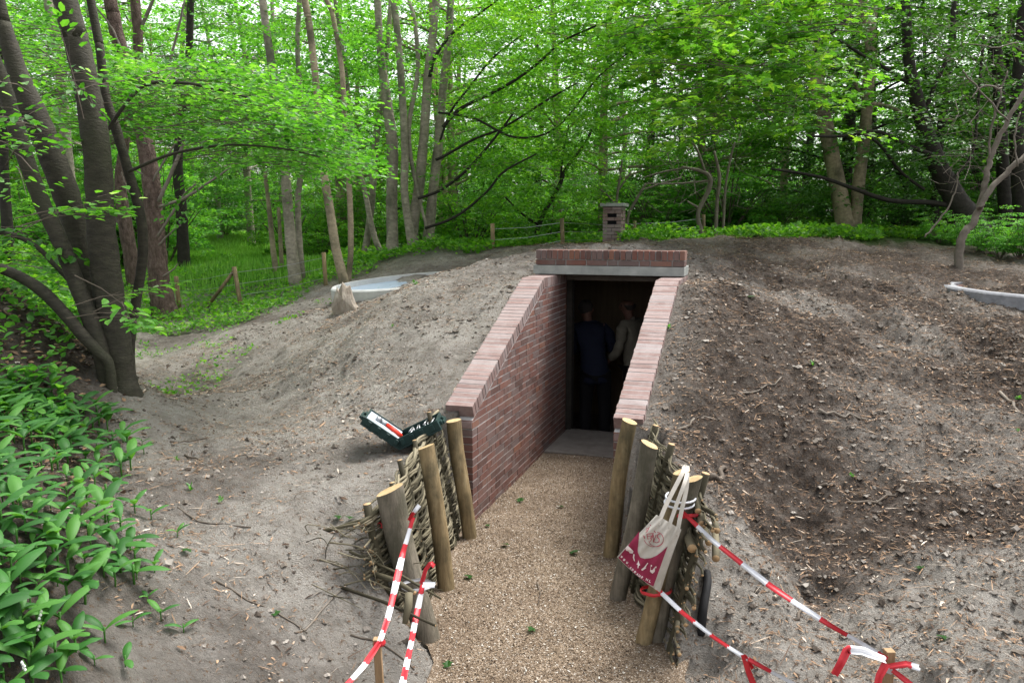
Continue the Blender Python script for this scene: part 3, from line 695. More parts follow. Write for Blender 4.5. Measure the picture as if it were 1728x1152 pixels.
# sawn log ends poking out of the right wattle
g = Geo(); rg = random.Random(5)
for px_, py_2, D, r in [(1185, 885, 4.12, .024), (1208, 942, 4.15, .022), (1168, 925, 4.1, .026), (1178, 862, 4.15, .018), (1210, 895, 4.2, .018), (1196, 915, 4.15, .02), (1152, 965, 4.36, .024), (1146, 985, 4.36, .030), (1140, 1035, 4.30, .018)]:
    e = at(px_, py_2, D); s = e + Vector((-.05 + rg.uniform(-.03, .03), .30, rg.uniform(-.03, .05))); g.tube([e, e.lerp(s, .5) + Vector((0, 0, .01)), s], [r, r * .95, r * .85], 10, 0, rg.uniform(.3, .8), True, 1)
o = g.build('branch_pile', [mRod, mRodCut], smooth=True); tag(origin_to(o, at(1180, 930, 4.4)), 'stack of sawn branch ends poking out beside the tote bag', 'branches')
g = Geo(); p, r = smooth_path([(at(1192, 965, 4.36), .024), (at(1194, 980, 4.30), .024), (at(1191, 1000, 4.24), .024), (at(1186, 1030, 4.18), .026), (at(1182, 1070, 4.16), .026)], 5)
g.tube(p, r, 12); o = g.build('drain_pipe', [mPipe], smooth=True); tag(origin_to(o, at(1184, 1010, 4.36)), 'black plastic pipe in the hole beside the right wattle', 'pipe')

# brush pile at the foot of the taped left post
g = Geo(); rg = random.Random(9)
c0 = Vector((-2.32, 3.95, .42))
for i in range(95):
    a = rg.uniform(-.5, 1.0) if rg.random() < .7 else rg.uniform(0, 6.28); L = rg.uniform(.12, .42); s = c0 + Vector((rg.gauss(-.02, .13), rg.gauss(0, .22), rg.gauss(0, .11)))
    d = Vector((math.cos(a), -abs(math.sin(a)) * .6 + .1, rg.uniform(-.45, .3))); b = Vector((rg.uniform(-1, 1), rg.uniform(-1, 1), rg.uniform(-.4, .8))) * L * .25
    p, r = smooth_path([(s, rg.uniform(.002, .006)), (s + d * L * .5 + b, .003), (s + d * L, .0015)], 4); g.tube(p, r, 5, 0, rg.random())
for (x1, y1, D1, x2, y2, D2, r) in [(590, 930, 4.35, 745, 1010, 4.1, .008), (560, 985, 4.2, 735, 1055, 3.85, .009), (612, 835, 4.9, 640, 920, 4.55, .015), (588, 840, 4.9, 618, 880, 4.8, .008), (530, 905, 4.6, 640, 868, 4.6, .008),
                                  (545, 895, 4.6, 650, 880, 4.5, .010), (650, 878, 4.5, 640, 925, 4.4, .024), (632, 968, 4.25, 700, 1000, 4.0, .016), (690, 1000, 3.98, 683, 1052, 3.9, .022)]:
    a, b = at(x1, y1, D1), at(x2, y2, D2); g.tube([a, a.lerp(b, .5) + Vector((.01, 0, .015)), b], [r, r, r * .7], 8, 0, rg.random(), True, 1)
o = g.build('brush_pile', [mRod, mRodCut], smooth=True); tag(origin_to(o, c0), 'tangled brushwood and cut sticks heaped behind the taped left post', 'brushwood')

# ------------------------------------------------------------------ barrier tape and sawn stakes
def tape_piece(g, pts, w0=.04, band=.10, off=0, tw=.5, seed=0, first=0):
    rg = random.Random(seed); P = [Vector(p) for p in pts]; D = [0]
    for a, b in zip(P, P[1:]): D.append(D[-1] + (b - a).length)
    L = D[-1]; n = max(4, int(L / .0125)); ph = rg.random() * 6; rows = []
    for i in range(n + 1):
        s = L * i / n; j = 0
        while j < len(D) - 2 and D[j + 1] < s: j += 1
        u = (s - D[j]) / max(D[j + 1] - D[j], 1e-6); p = P[j].lerp(P[j + 1], u); d = (P[j + 1] - P[j]).normalized()
        p = p + Vector((0, 0, -.03 * math.sin(PI * s / L) * L * .25))
        a = d.cross((Vector((0, 0, EYE)) - p).normalized()).normalized(); b = d.cross(a)
        an = tw * math.sin(s * 5 + ph) + .3 * math.sin(s * 13 + ph); e = a * math.cos(an) + b * math.sin(an); f_ = d.cross(e)
        ww = w0 * (1 - .25 * abs(math.sin(s * 4 + ph * 2)))
        rows.append([p - e * ww * .5, p - e * ww * .1 + f_ * .006, p + e * ww * .15 - f_ * .005, p + e * ww * .5 + f_ * .003])
    k = len(g.V)
    for r in rows: g.V += [tuple(q) for q in r]
    for i in range(n):
        c = int((L * (i + .5) / n + off) / band) % 2
        for q in range(3):
            g.F.append([k + i * 4 + q, k + i * 4 + q + 1, k + i * 4 + q + 5, k + i * 4 + q + 4]); g.M.append(c if not first else 1 - c); g.T.append(.5)
def wrap(g, c, r, w=.035, m=0, tilt=.15, seed=0):
    vs = []; n = 20; rg = random.Random(seed)
    for i in range(n):
        a = 2 * PI * i / n; q = Vector(c) + Vector((math.cos(a) * r, math.sin(a) * r, tilt * math.cos(a + 1) * r)); rr = rg.uniform(-.004, .004)
        vs += [q + Vector((0, 0, -w / 2 + rr)), q + Vector((math.cos(a) * .004, math.sin(a) * .004, 0)), q + Vector((0, 0, w / 2 + rr))]
    for q in range(2): g.add(vs, [[i * 3 + q, ((i + 1) % n) * 3 + q, ((i + 1) % n) * 3 + q + 1, i * 3 + q + 1] for i in range(n)], m)
def stake(px_, py_2, D, r, label, lean=(0, 0)):
    t = at(px_, py_2, D); g = Geo(); b = Vector((t.x + lean[0], t.y + lean[1], t.z - .75)); d = (t - b)
    R = d.to_track_quat('Z', 'Y').to_matrix() @ Matrix.Rotation(.35, 3, 'Z'); g.box((t + b) / 2, (r, r, d.length), R)
    o = g.build('wooden_stake', [mStake], bevel=.003); origin_to(o, b); return tag(o, label, 'stake', 'sawn stakes carrying barrier tape')
stake(636, 1076, 3.55, .036, 'short sawn stake below the thick grey post, tied with tape', (.03, .0))
stake(1501, 1096, 3.50, .042, 'short sawn stake at the lower right with tape tied round it', (-.01, 0))
cL = Vector((-1.95, 3.95, 0))
g = Geo(); P1 = [at(697, 872, 4.27), at(680, 930, 4.15), at(655, 1040, 3.70), at(641, 1083, 3.53)]
tape_piece(g, P1, .038, .088, .02, .35, 1); tape_piece(g, [at(641, 1083, 3.52), at(615, 1120, 3.42), at(588, 1150, 3.32), at(560, 1178, 3.2)], .034, .11, .0, .9, 2)
wrap(g, at(664, 882, 4.44), .092, .03, 0, .2); tape_piece(g, [at(690, 878, 4.27), at(700, 862, 4.25), at(708, 852, 4.27)], .03, .07, 0, .4, 3)
wrap(g, at(640, 1084, 3.55), .027, .03, 0)
o = g.build('barrier_tape', [mRed, mWhite], smooth=True); tag(origin_to(o, P1[0]), 'red and white tape from the top of the thick grey post to the short stake', 'barrier tape', 'red and white barrier tapes')
g = Geo(); P1 = [at(713, 985, 4.12), at(700, 1050, 3.9), at(680, 1150, 3.35), at(674, 1182, 3.2)]
tape_piece(g, P1, .036, .088, .03, .3, 4); tape_piece(g, [at(711, 985, 4.1), at(718, 960, 4.12), at(727, 948, 4.12), at(733, 955, 4.12)], .035, .2, 0, .5, 5)
wrap(g, at(704, 987, 4.19), .086, .018, 1, .1); tape_piece(g, [at(713, 986, 4.08), at(734, 986, 4.07)], .035, .2, .21, .3, 6)
o = g.build('barrier_tape', [mRed, mWhite], smooth=True); tag(origin_to(o, P1[0]), 'red and white tape tied low on the thick grey post, running out of view', 'barrier tape', 'red and white barrier tapes')
g = Geo(); P1 = [at(1152, 864, 4.12), at(1200, 908, 4.02), at(1300, 985, 3.80), at(1400, 1052, 3.60), at(1455, 1085, 3.55), at(1497, 1112, 3.45)]
tape_piece(g, P1, .033, .145, .04, .4, 7); wrap(g, at(1156, 864, 4.26), .088, .022, 0, .1)
wrap(g, at(1502, 1125, 3.50), .034, .04, 1); tape_piece(g, [at(1495, 1112, 3.44), at(1455, 1096, 3.42), at(1430, 1094, 3.42), at(1420, 1116, 3.4), at(1408, 1138, 3.4)], .040, .20, .21, .3, 8)
tape_piece(g, [at(1500, 1124, 3.43), at(1530, 1119, 3.42), at(1552, 1126, 3.42)], .032, .10, 0, .4, 9); tape_piece(g, [at(1496, 1118, 3.43), at(1484, 1140, 3.41), at(1476, 1180, 3.38)], .042, .3, 0, .3, 10)
tape_piece(g, [at(1506, 1130, 3.44), at(1535, 1152, 3.40), at(1560, 1175, 3.35)], .03, .3, 0, .3, 11)
o = g.build('barrier_tape', [mRed, mWhite], smooth=True); tag(origin_to(o, P1[0]), 'long red and white tape from the split post to the lower right stake', 'barrier tape', 'red and white barrier tapes')
g = Geo(); P1 = [at(1108, 992, 4.12), at(1150, 1030, 3.98), at(1205, 1072, 3.72), at(1254, 1104, 3.52), at(1300, 1130, 3.40), at(1350, 1158, 3.28), at(1400, 1185, 3.15)]
tape_piece(g, P1, .026, .135, .10, .5, 12); tape_piece(g, [at(1254, 1104, 3.51), at(1262, 1130, 3.49), at(1276, 1165, 3.47)], .035, .4, 0, .4, 13)
tape_piece(g, [at(1256, 1106, 3.50), at(1266, 1120, 3.50), at(1270, 1128, 3.50)], .03, .4, 0, .4, 14); wrap(g, at(1107, 996, 4.22), .085, .02, 0)
o = g.build('barrier_tape', [mRed, mWhite], smooth=True); tag(origin_to(o, P1[0]), 'red and white tape with a knot, starting low under the tote bag', 'barrier tape', 'red and white barrier tapes')

# ------------------------------------------------------------------ tote bag
BD = 4.06
TL, TR, BR, BL = (1108, 868), (1150, 893), (1114, 999), (1041, 939)
def bag_px(u, v_):   # u across, v down
    x = (TL[0] * (1 - u) + TR[0] * u) * (1 - v_) + (BL[0] * (1 - u) + BR[0] * u) * v_
    y = (TL[1] * (1 - u) + TR[1] * u) * (1 - v_) + (BL[1] * (1 - u) + BR[1] * u) * v_
    y += 4 * math.sin(PI * u) * v_ * v_ - 2.0 * math.sin(PI * v_) * u; return x, y
def bag_uv(px_, py_2):
    u = v_ = .5
    for _ in range(12):
        x, y = bag_px(u, v_); e = 1e-3; xu, yu = bag_px(u + e, v_); xv, yv = bag_px(u, v_ + e)
        a, b, c, d = (xu - x) / e, (xv - x) / e, (yu - y) / e, (yv - y) / e; det = a * d - b * c
        u += (d * (px_ - x) - b * (py_2 - y)) / det; v_ += (-c * (px_ - x) + a * (py_2 - y)) / det
    return u, v_
def bag_depth(u, v_):
    u = min(max(u, 0), 1); v_ = min(max(v_, 0), 1)
    return BD - .035 * math.sin(PI * u) * (.35 + .65 * math.sin(PI * min(1, v_ * 1.1))) - .013 * math.sin(9 * u + 3 * v_) * v_ - .009 * math.sin(17 * u - 5 * v_) - .005 * math.sin(31 * u + 9 * v_)
def bag_pt(px_, py_2, off=.0): u, v_ = bag_uv(px_, py_2); return at(px_, py_2, bag_depth(u, v_) - off)
bt = empty('tote_bag', at(1098, 935, BD + .03), 'cream cotton tote bag with burgundy print hanging from the split post', 'tote bag')
nb_ = 28; g = Geo(); fr = []; bk = []
for j in range(nb_ + 1):
    for i in range(nb_ + 1):
        u, v_ = i / nb_, j / nb_; x, y = bag_px(u, v_); fr.append(at(x, y, bag_depth(u, v_))); bk.append(at(x, y, BD + .012 + .05 * math.sin(PI * u) * (.3 + .7 * math.sin(PI * v_))))
q = nb_ + 1; fc_ = [[j * q + i, j * q + i + 1, (j + 1) * q + i + 1, (j + 1) * q + i] for j in range(nb_) for i in range(nb_)]
g.add(fr, fc_); g.add(bk, [f[::-1] for f in fc_])
n0 = q * q; rimi = [i for i in range(q)]
side = [j * q for j in range(q)], [j * q + nb_ for j in range(q)], [nb_ * q + i for i in range(q)]
for s in side: g.F += [[s[k], s[k + 1], n0 + s[k + 1], n0 + s[k]] for k in range(nb_)]; g.M += [0] * nb_; g.T += [.5] * nb_
bagb = g.build('bag_body', [mCanvas], bt, smooth=True)
def strap(pts, w_, name='handle'):
    g = Geo(); p, _ = smooth_path([(a, 1) for a in pts], 8); vs = []
    for i, a in enumerate(p):
        d = (p[min(i + 1, len(p) - 1)] - p[max(i - 1, 0)]).normalized(); e = d.cross((Vector((0, 0, EYE)) - a).normalized()).normalized(); f_ = d.cross(e)
        vs += [a - e * w_ / 2, a + e * w_ / 2, a + e * w_ / 2 + f_ * .003, a - e * w_ / 2 + f_ * .003]
    g.add(vs, [[i * 4 + a_, i * 4 + (a_ + 1) % 4, (i + 1) * 4 + (a_ + 1) % 4, (i + 1) * 4 + a_] for i in range(len(p) - 1) for a_ in range(4)])
    return g.build(name, [mCanvas], bt)
strap([at(1111, 884, BD - .012), at(1122, 856, 4.08), at(1137, 826, 4.12), at(1152, 797, 4.17), at(1156, 787, 4.25), at(1160, 795, 4.34), at(1158, 830, 4.34)], .022)
strap([at(1142, 902, BD - .012), at(1150, 862, 4.08), at(1158, 826, 4.12), at(1160, 800, 4.17), at(1157, 787, 4.25), at(1154, 795, 4.34), at(1150, 830, 4.34)], .022)
strap([at(1128, 890, BD - .02), at(1142, 850, 4.07), at(1155, 815, 4.11), at(1160, 795, 4.18), at(1160, 787, 4.25), at(1160, 800, 4.34)], .020)
# print
g = Geo(); U, Vn = 26, 12; gr_ = []
zx, zy = 1035, 870; ZS = 8.863
def zp(x, y): return zx + x / ZS, zy + y / ZS
topc = [(390, 225), (375, 400), (360, 530), (400, 620), (470, 640), (560, 630), (650, 590), (730, 530), (812, 455)]
botc = [(75, 625), (140, 690), (210, 755), (290, 835), (370, 905), (440, 960), (500, 1000), (560, 1035), (600, 1052)]
def pol(P, t): 
    k = t * (len(P) - 1); i = min(int(k), len(P) - 2); f = k - i; return P[i][0] * (1 - f) + P[i + 1][0] * f, P[i][1] * (1 - f) + P[i + 1][1] * f
for j in range(Vn + 1):
    for i in range(U + 1):
        a = pol(topc, i / U); b = pol(botc, i / U); t_ = j / Vn; gr_.append(bag_pt(*zp(a[0] * (1 - t_) + b[0] * t_, a[1] * (1 - t_) + b[1] * t_), .0035))
g.add(gr_, [[j * (U + 1) + i, j * (U + 1) + i + 1, (j + 1) * (U + 1) + i + 1, (j + 1) * (U + 1) + i] for j in range(Vn) for i in range(U)])
g.build('print_panel', [mPrint], bagb, smooth=True)
def stroke(g, P, wd=.0035, off=.006, m=0):
    Q = [bag_pt(*zp(*p), off) for p in P]
    for a, b in zip(Q, Q[1:]):
        d = b - a
        if d.length < 1e-6: continue
        e = d.normalized().cross((Vector((0, 0, EYE)) - a).normalized()) * wd / 2; d = d.normalized() * wd * .3
        g.add([a - e - d, a + e - d, b + e + d, b - e + d], [[0, 1, 2, 3]], m)
def arc(cx, cy, rx, ry, a0, a1, n=16): return [(cx + rx * math.cos(math.radians(a0 + (a1 - a0) * i / n)), cy + ry * math.sin(math.radians(a0 + (a1 - a0) * i / n))) for i in range(n + 1)]
g = Geo()
stroke(g, arc(640, 350, 110, 108, -80, 170)); stroke(g, arc(610, 330, 150, 130, 25, 165), .003)
stroke(g, [(550, 130), (630, 250)], .004); stroke(g, [(540, 160), (500, 240), (480, 250)], .003); stroke(g, [(490, 230), (500, 180), (530, 185), (510, 225)], .0025)
stroke(g, [(520, 350), (500, 270), (600, 260), (550, 345)], .004); stroke(g, [(510, 305), (570, 295)], .003); stroke(g, [(555, 380), (600, 285), (600, 390), (640, 280)], .0035)
stroke(g, [(690, 270), (660, 280), (655, 310), (685, 345), (685, 385), (650, 400), (610, 385)], .0045); stroke(g, [(445, 290), (470, 340), (465, 300)], .003)
g.build('print_logo', [mPrintD], bagb)
GLY = {'W': [[(0, 0), (.25, 1), (.5, .3), (.75, 1), (1, 0)]], '.': [[(.4, .9), (.5, 1)]], 'A': [[(0, 1), (.5, 0), (1, 1)], [(.2, .6), (.8, .6)]], 'D': [[(0, 0), (0, 1), (.8, .8), (.8, .2), (0, 0)]],
       'R': [[(0, 1), (0, 0), (.9, .1), (.8, .5), (0, .5), (.9, 1)]], 'U': [[(0, 0), (0, .9), (.5, 1), (1, .9), (1, 0)]], 'S': [[(1, .1), (.4, 0), (.1, .25), (.9, .7), (.5, 1), (0, .9)]], 'N': [[(0, 1), (0, 0), (1, 1), (1, 0)]], 'L': [[(0, 0), (0, 1), (.8, 1)]]}
tx = 'WWW.ADRAUS.NL'; tp_ = [(125, 610), (162, 655), (205, 700), (232, 735), (258, 775), (290, 805), (325, 838), (360, 870), (392, 893), (428, 915), (458, 942), (502, 950), (552, 975)]
g = Geo()
for ch, (cx, cy) in zip(tx, tp_):
    an = math.radians(40 if cx < 450 else 25); s_ = 26 if cx < 480 else 32
    for pl in GLY[ch]: stroke(g, [(cx + ((a - .5) * .8 * math.cos(an) - (b - .5) * math.sin(an)) * s_, cy + ((a - .5) * .8 * math.sin(an) + (b - .5) * math.cos(an)) * s_) for a, b in pl], .0032, .0065)
def blob(P): 
    Q = [bag_pt(*zp(*p), .0062) for p in P]; g.add(Q, [list(range(len(Q)))])
blob([(215, 440), (300, 525), (290, 560), (245, 555), (230, 530), (190, 515), (180, 485)]); blob([(300, 565), (318, 575), (312, 620), (325, 680), (308, 670), (292, 620)])
blob([(375, 660), (385, 700), (400, 735), (380, 745), (375, 780), (362, 780), (365, 730), (345, 720), (365, 700)]); blob([(510, 700), (522, 705), (480, 770), (495, 775), (430, 820), (415, 800), (460, 765)])
blob([(560, 745), (625, 770), (620, 830), (585, 862), (548, 830)]); blob([(558, 728), (580, 735), (578, 755), (562, 752)]); blob([(625, 755), (650, 755), (640, 780), (622, 778)])
g.build('print_motif', [mPrintW], bagb)

# ------------------------------------------------------------------ open tool case
hp = hit(674, 764); hp = hp + Vector((0, 0, .025))
right = Vector((cT, sT, 0)); away = Vector((-sT, cT, 0)); up = Vector((0, 0, 1))
tcs = empty('tool_case', hp, 'open dark green plastic tool case lying on the sand by the left wattle', 'tool case')
def shell(dirv, nrm, L, Dp, H, insert):
    g = Geo(); d = dirv.normalized(); n = nrm.normalized(); R = Matrix((d, away, n)).transposed()
    def bx(a, b, c, sx_, sy_, sz_, m=0, gg=g): gg.box(hp + d * a + away * b + n * c, (sx_, sy_, sz_), R, m)
    bx(L / 2, Dp / 2, .006, L, Dp, .012); w_ = .014
    bx(L / 2, w_ / 2, H / 2 + .012, L, w_, H); bx(L / 2, Dp - w_ / 2, H / 2 + .012, L, w_, H)
    bx(w_ / 2, Dp / 2, H / 2 + .012, w_, Dp - 2 * w_ - .002, H); bx(L - w_ / 2, Dp / 2, H / 2 + .012, w_, Dp - 2 * w_ - .002, H)
    for k in range(4): bx(L * (.15 + .23 * k), -.004, H / 2 + .012, .03, .010, H * .7)
    for k in range(3): bx(L * (.2 + .28 * k), Dp / 2, -.004, .03, Dp * .9, .010)
    bx(L + .008, Dp * .28, H * .6, .02, .05, .03); bx(L + .008, Dp * .72, H * .6, .02, .05, .03); bx(L + .026, Dp / 2, H * .5, .016, .13, .022)
    half = g.build('case_half', [mCase], tcs, bevel=.004)
    if insert:
        gg = Geo(); bx(L * .55, Dp * .5, H * .62, L * .82, Dp - 2 * w_ - .01, H * .9, 0, gg); bx(L * .28, Dp * .5, H * .66, L * .12, Dp * .6, H * .9, 0, gg); gg.build('foam_insert', [mFoam], half, bevel=.004)
        gt = Geo(); a = hp + d * (L * .12) + away * (Dp * .35) + n * (H * 1.22); b = hp + d * (L * .52) + away * (Dp * .48) + n * (H * 1.28); gt.tube([a, a.lerp(b, .5), b], [.017, .021, .016], 10); gt.build('screwdriver_handle', [mToolRed], half, smooth=True)
        gt = Geo(); gt.tube([b, b + d * .05], .014, 10); gt.tube([b + d * .05, b + d * .09], .02, 10); gt.build('chuck', [mMetal], half, smooth=True)
    else:
        gt = Geo(); rg = random.Random(2)
        for k in range(9): a = hp + d * (L * (.25 + .07 * k)) + away * (Dp * .25 + rg.uniform(0, .1)) + n * (H * .9); gt.tube([a, a + away * .07 + d * rg.uniform(-.03, .03) + n * .01], rg.uniform(.003, .007), 7)
        gt.build('drill_bits', [mMetal], half, smooth=True)
shell(-right * .84 + up * .58, right * .58 + up * .84, .34, .26, .055, True)
shell(right * .90 + up * .44, -right * .44 + up * .90, .34, .26, .07, False)
# ------------------------------------------------------------------ structures on the mound
def brick_vent():
    c = at(1036, 398, 14.6); c.z = float(Zt(c.x, c.y, False)) - .1
    t = empty('brick_vent', c, 'small square brick vent tower with a flat concrete cap standing behind the mound', 'vent tower')
    rg = random.Random(4); g = Geo(); W, Dp = .33, .44; top = at(1036, 349, 14.6).z; nc = int((top - c.z) / .06); h = (top - c.z) / nc
    for k in range(nc):
        z = c.z + (k + .5) * h; kt = nc - 1 - k; o_ = .0 if k % 2 else .05
        for fy, slots in ((-1, kt in (2, 4)), (1, False)):
            y = c.y + fy * (Dp / 2 - .03)
            if slots: g.box((c.x - W / 2 + .04, y, z), (.08, .06, h - .008), None, 0, rg.random()); g.box((c.x + W / 2 - .04, y, z), (.08, .06, h - .008), None, 0, rg.random())
            else: g.box((c.x - W / 4 + o_ / 2, y, z), (W / 2 + o_ - .008, .06, h - .008), None, 0, rg.random()); g.box((c.x + W / 4 + o_ / 2, y, z), (W / 2 - o_ - .008, .06, h - .008), None, 0, rg.random())
        for fx in (-1, 1):
            x = c.x + fx * (W / 2 - .031); a0, a1 = c.y - Dp / 2 + .062, c.y + Dp / 2 - .062
            if kt in (1, 3): sl_ = (a0 + .02, a0 + .10)
            elif kt in (5, 7): sl_ = (a1 - .12, a1 - .04)
            else: sl_ = None
            if sl_: g.box((x, (a0 + sl_[0]) / 2, z), (.06, sl_[0] - a0, h - .008), None, 0, rg.random()); g.box((x, (a1 + sl_[1]) / 2, z), (.06, a1 - sl_[1], h - .008), None, 0, rg.random())
            else: g.box((x, (a0 + a1) / 2, z), (.06, a1 - a0 - .004, h - .008), None, 0, rg.random())
    g.build('brickwork', [mCoping], t)
    g = Geo(); g.box((c.x, c.y, (top + c.z) / 2), (W - .13, Dp - .13, top - c.z - .01)); g.build('slot_shade_core', [mBlack], t)  # black box stands in for the shade inside the hollow vent
    g = Geo(); g.box((c.x, c.y, top + .03), (W + .09, Dp + .09, .06)); g.build('cap', [mConcrete], t, bevel=.006)
brick_vent()
def ring(c, r, w_, h, tiltx, label, m1, m2, name, inner, floorz, floor=True, bricks=False):
    t = empty(name, c, label, 'concrete ring'); R = Matrix.Rotation(tiltx[0], 3, (cT, sT, 0)) @ Matrix.Rotation(tiltx[1], 3, (-sT, cT, 0))
    n = 64; rg = random.Random(3); vs = []
    prof = [(r, -.25), (r, h - .02), (r - .02, h), (r - w_, h), (r - w_, -.25)]
    for k in range(n):
        a = 2 * PI * k / n; ir = 1 + (rg.uniform(-.012, .012) if bricks else 0)
        for (q, z) in prof: vs.append(Vector(c) + R @ Vector((math.cos(a) * q * ir, math.sin(a) * q * ir, z)))
    g = Geo(); g.add(vs, [[k * 5 + j, ((k + 1) % n) * 5 + j, ((k + 1) % n) * 5 + j + 1, k * 5 + j + 1] for k in range(n) for j in range(4)]); g.build('rim', [m1], t, smooth=False)
    if floor:
        g = Geo(); g.add([Vector(c) + R @ Vector((math.cos(2 * PI * k / n) * (r - w_ + .01), math.sin(2 * PI * k / n) * (r - w_ + .01), floorz)) for k in range(n)], [list(range(n))]); g.build('basin_floor', [m2], t)
    if bricks:
        g = Geo(); nb = 34
        for k in range(nb):
            a = 2 * PI * (k + .5) / nb
            for zz in (-.06, -.13, -.20): g.box(Vector(c) + R @ Vector((math.cos(a) * (r - w_ - .03), math.sin(a) * (r - w_ - .03), h + zz)), (.05, 2 * PI * (r - w_) / nb - .012, .058), R @ Matrix.Rotation(a, 3, 'Z'), 0, rg.random())
        g.build('brick_lining', [mBrick], t)
c = at(690, 478, 11.7); ring(c, 1.12, .07, .05, (.03, -.085), 'pale round concrete basin with a white rim on the left slope', mRimW, mRing, 'concrete_basin', True, -.03)
c = at(1752, 495, 9.6); ring(c, 1.05, .16, .045, (.03, .03), 'grey stone ring round a brick-lined pit at the right edge', mRingDark, mDark, 'pit_ring', True, -.2, True, True)
# split stump on the left slope
b = hit(583, 521); g = Geo(); rg = random.Random(8); sc0 = 10.9 / FPX
prof = [(-20, -6, 9), (-22, 8, 10), (-17, 26, 9), (-12, 40, 7), (-9, 35, 6), (-3, 48, 5), (3, 40, 6), (8, 43, 5), (13, 27, 8), (17, 12, 9), (27, 0, 8), (30, -8, 7), (5, -12, 9), (-8, -12, 9)]
rt3 = Vector((cT, sT, 0)); aw3 = Vector((-sT, cT, 0)); vs = []
for lay in (-1, -.55, 0, .55, 1):
    for (x, z, q) in prof: k = 1 - .16 * lay * lay; vs.append(b + (rt3 * (x * k + rg.uniform(-1, 1)) + Vector((0, 0, z * k + rg.uniform(-1, 1))) + aw3 * lay * q) * sc0)
n = len(prof); fs = [[l * n + i, l * n + (i + 1) % n, (l + 1) * n + (i + 1) % n, (l + 1) * n + i] for l in range(4) for i in range(n)] 
vs.append(b + rt3 * (-2 * sc0) + Vector((0, 0, 22 * sc0)) - aw3 * 13 * sc0); vs.append(b + Vector((0, 0, 20 * sc0)) + aw3 * 11 * sc0)
fs += [[i, (i + 1) % n, 5 * n] for i in range(n)] + [[4 * n + i, 5 * n + 1, 4 * n + (i + 1) % n] for i in range(n)]
g.add(vs, fs); o = g.build('tree_stump', [mStump]); tag(origin_to(o, b), 'weathered split stump in front of the pale round basin', 'stump')

# wire fences
def fence(pts, label, braces=(), r=.036):
    b0 = at(*pts[0][2:4], pts[0][4]); t = empty('wire_fence', b0, label, 'fence'); tops = []
    for (x0, y0, x1, y1, D) in pts:
        a, b = at(x0, y0, D), at(x1, y1, D); b.z -= .3; g = Geo(); g.tube([b, a.lerp(b, .5), a], [r * 1.05, r, r], 9, 0, .5, True, 1, .05); g.build('fence_post', [mWoodPost, mWoodCut], t, smooth=True); tops.append((a, b))
    for (x0, y0, x1, y1, D) in braces:
        a, b = at(x0, y0, D), at(x1, y1, D); g = Geo(); g.tube([b, a], r * .8, 8); g.build('brace', [mWoodPost], t, smooth=True)
    g = Geo()
    for f in (.10, .30, .5, .70):
        P = [a.lerp(b, f) for a, b in tops]
        for a, b in zip(P, P[1:]): g.tube([a, a.lerp(b, .5) - Vector((0, 0, .03)), b], .0045, 4)
    g.build('wire', [mMetal], t)
fence([(297, 466, 304, 520, 13.2), (395, 450, 410, 516, 12.9), (546, 426, 551, 482, 13.6)], 'wire fence with a braced post beside the meadow on the left', [(396, 456, 350, 517, 12.95)])
fence([(831, 377, 833, 441, 14.2), (948, 368, 951, 414, 14.0), (1071, 372, 1071, 400, 16.0), (1187, 362, 1189, 400, 16.0)], 'wire fence with thin round posts behind the top of the mound')

# ------------------------------------------------------------------ leaves
def leaf_np(P, D, Nn, L, asp, kind):
    D = D / np.linalg.norm(D, axis=1)[:, None]; S = np.cross(D, Nn); S /= np.linalg.norm(S, axis=1)[:, None] + 1e-9; U = np.cross(S, D)
    T = {'rhomb': ([(0, 0, 0), (.42, .5, .10), (1, 0, -.04), (.42, -.5, .10)], [[0, 3, 2, 1]]),
         'oval': ([(0, 0, 0), (.28, .44, .07), (.72, .38, .04), (1.05, 0, -.10), (.72, -.38, .04), (.28, -.44, .07)], [[0, 3, 2, 1], [0, 5, 4, 3]]),
         'maple': ([(0, 0, 0), (.02, .42, .02), (.28, .30, .04), (.52, .60, .0), (.62, .26, .04), (1, 0, -.08), (.62, -.26, .04), (.52, -.60, .0), (.28, -.30, .04), (.02, -.42, .02)], [[0, 5, 4, 2], [0, 2, 1, 1], [2, 4, 3, 3], [0, 8, 6, 5], [0, 9, 8, 8], [8, 7, 6, 6]])}[kind]
    t = np.array(T[0]); L_ = L[:, None, None]
    V = P[:, None] + L_ * (t[None, :, :1] * D[:, None] + t[None, :, 1:2] * asp * S[:, None] + t[None, :, 2:] * U[:, None])
    n, m = len(P), len(t); q = []
    for f in T[1]:
        f2 = f if len(set(f)) == 4 else f[:3]; q.append(np.arange(n)[:, None] * m + np.array(f2)[None])
    return V.reshape(-1, 3), q
def leaf_obj(name, P, D, Nn, L, tint, mat_, parent=None, kind='rhomb', asp=.8, local=None):
    V, q = leaf_np(P, D, Nn, L, asp, kind)
    if local is not None: V = V - np.array(local)
    fs = {}
    for f in q: fs.setdefault(f.shape[1], []).append(f)
    faces = []; tt = []
    for k in fs:
        for f in fs[k]: faces.append(f); tt.append(tint)
    o = link(name, np_mesh(name, V, faces, np.clip(np.concatenate(tt), 0, 1)), parent, [mat_]); return o
UP = np.array([0, 0, 1.])
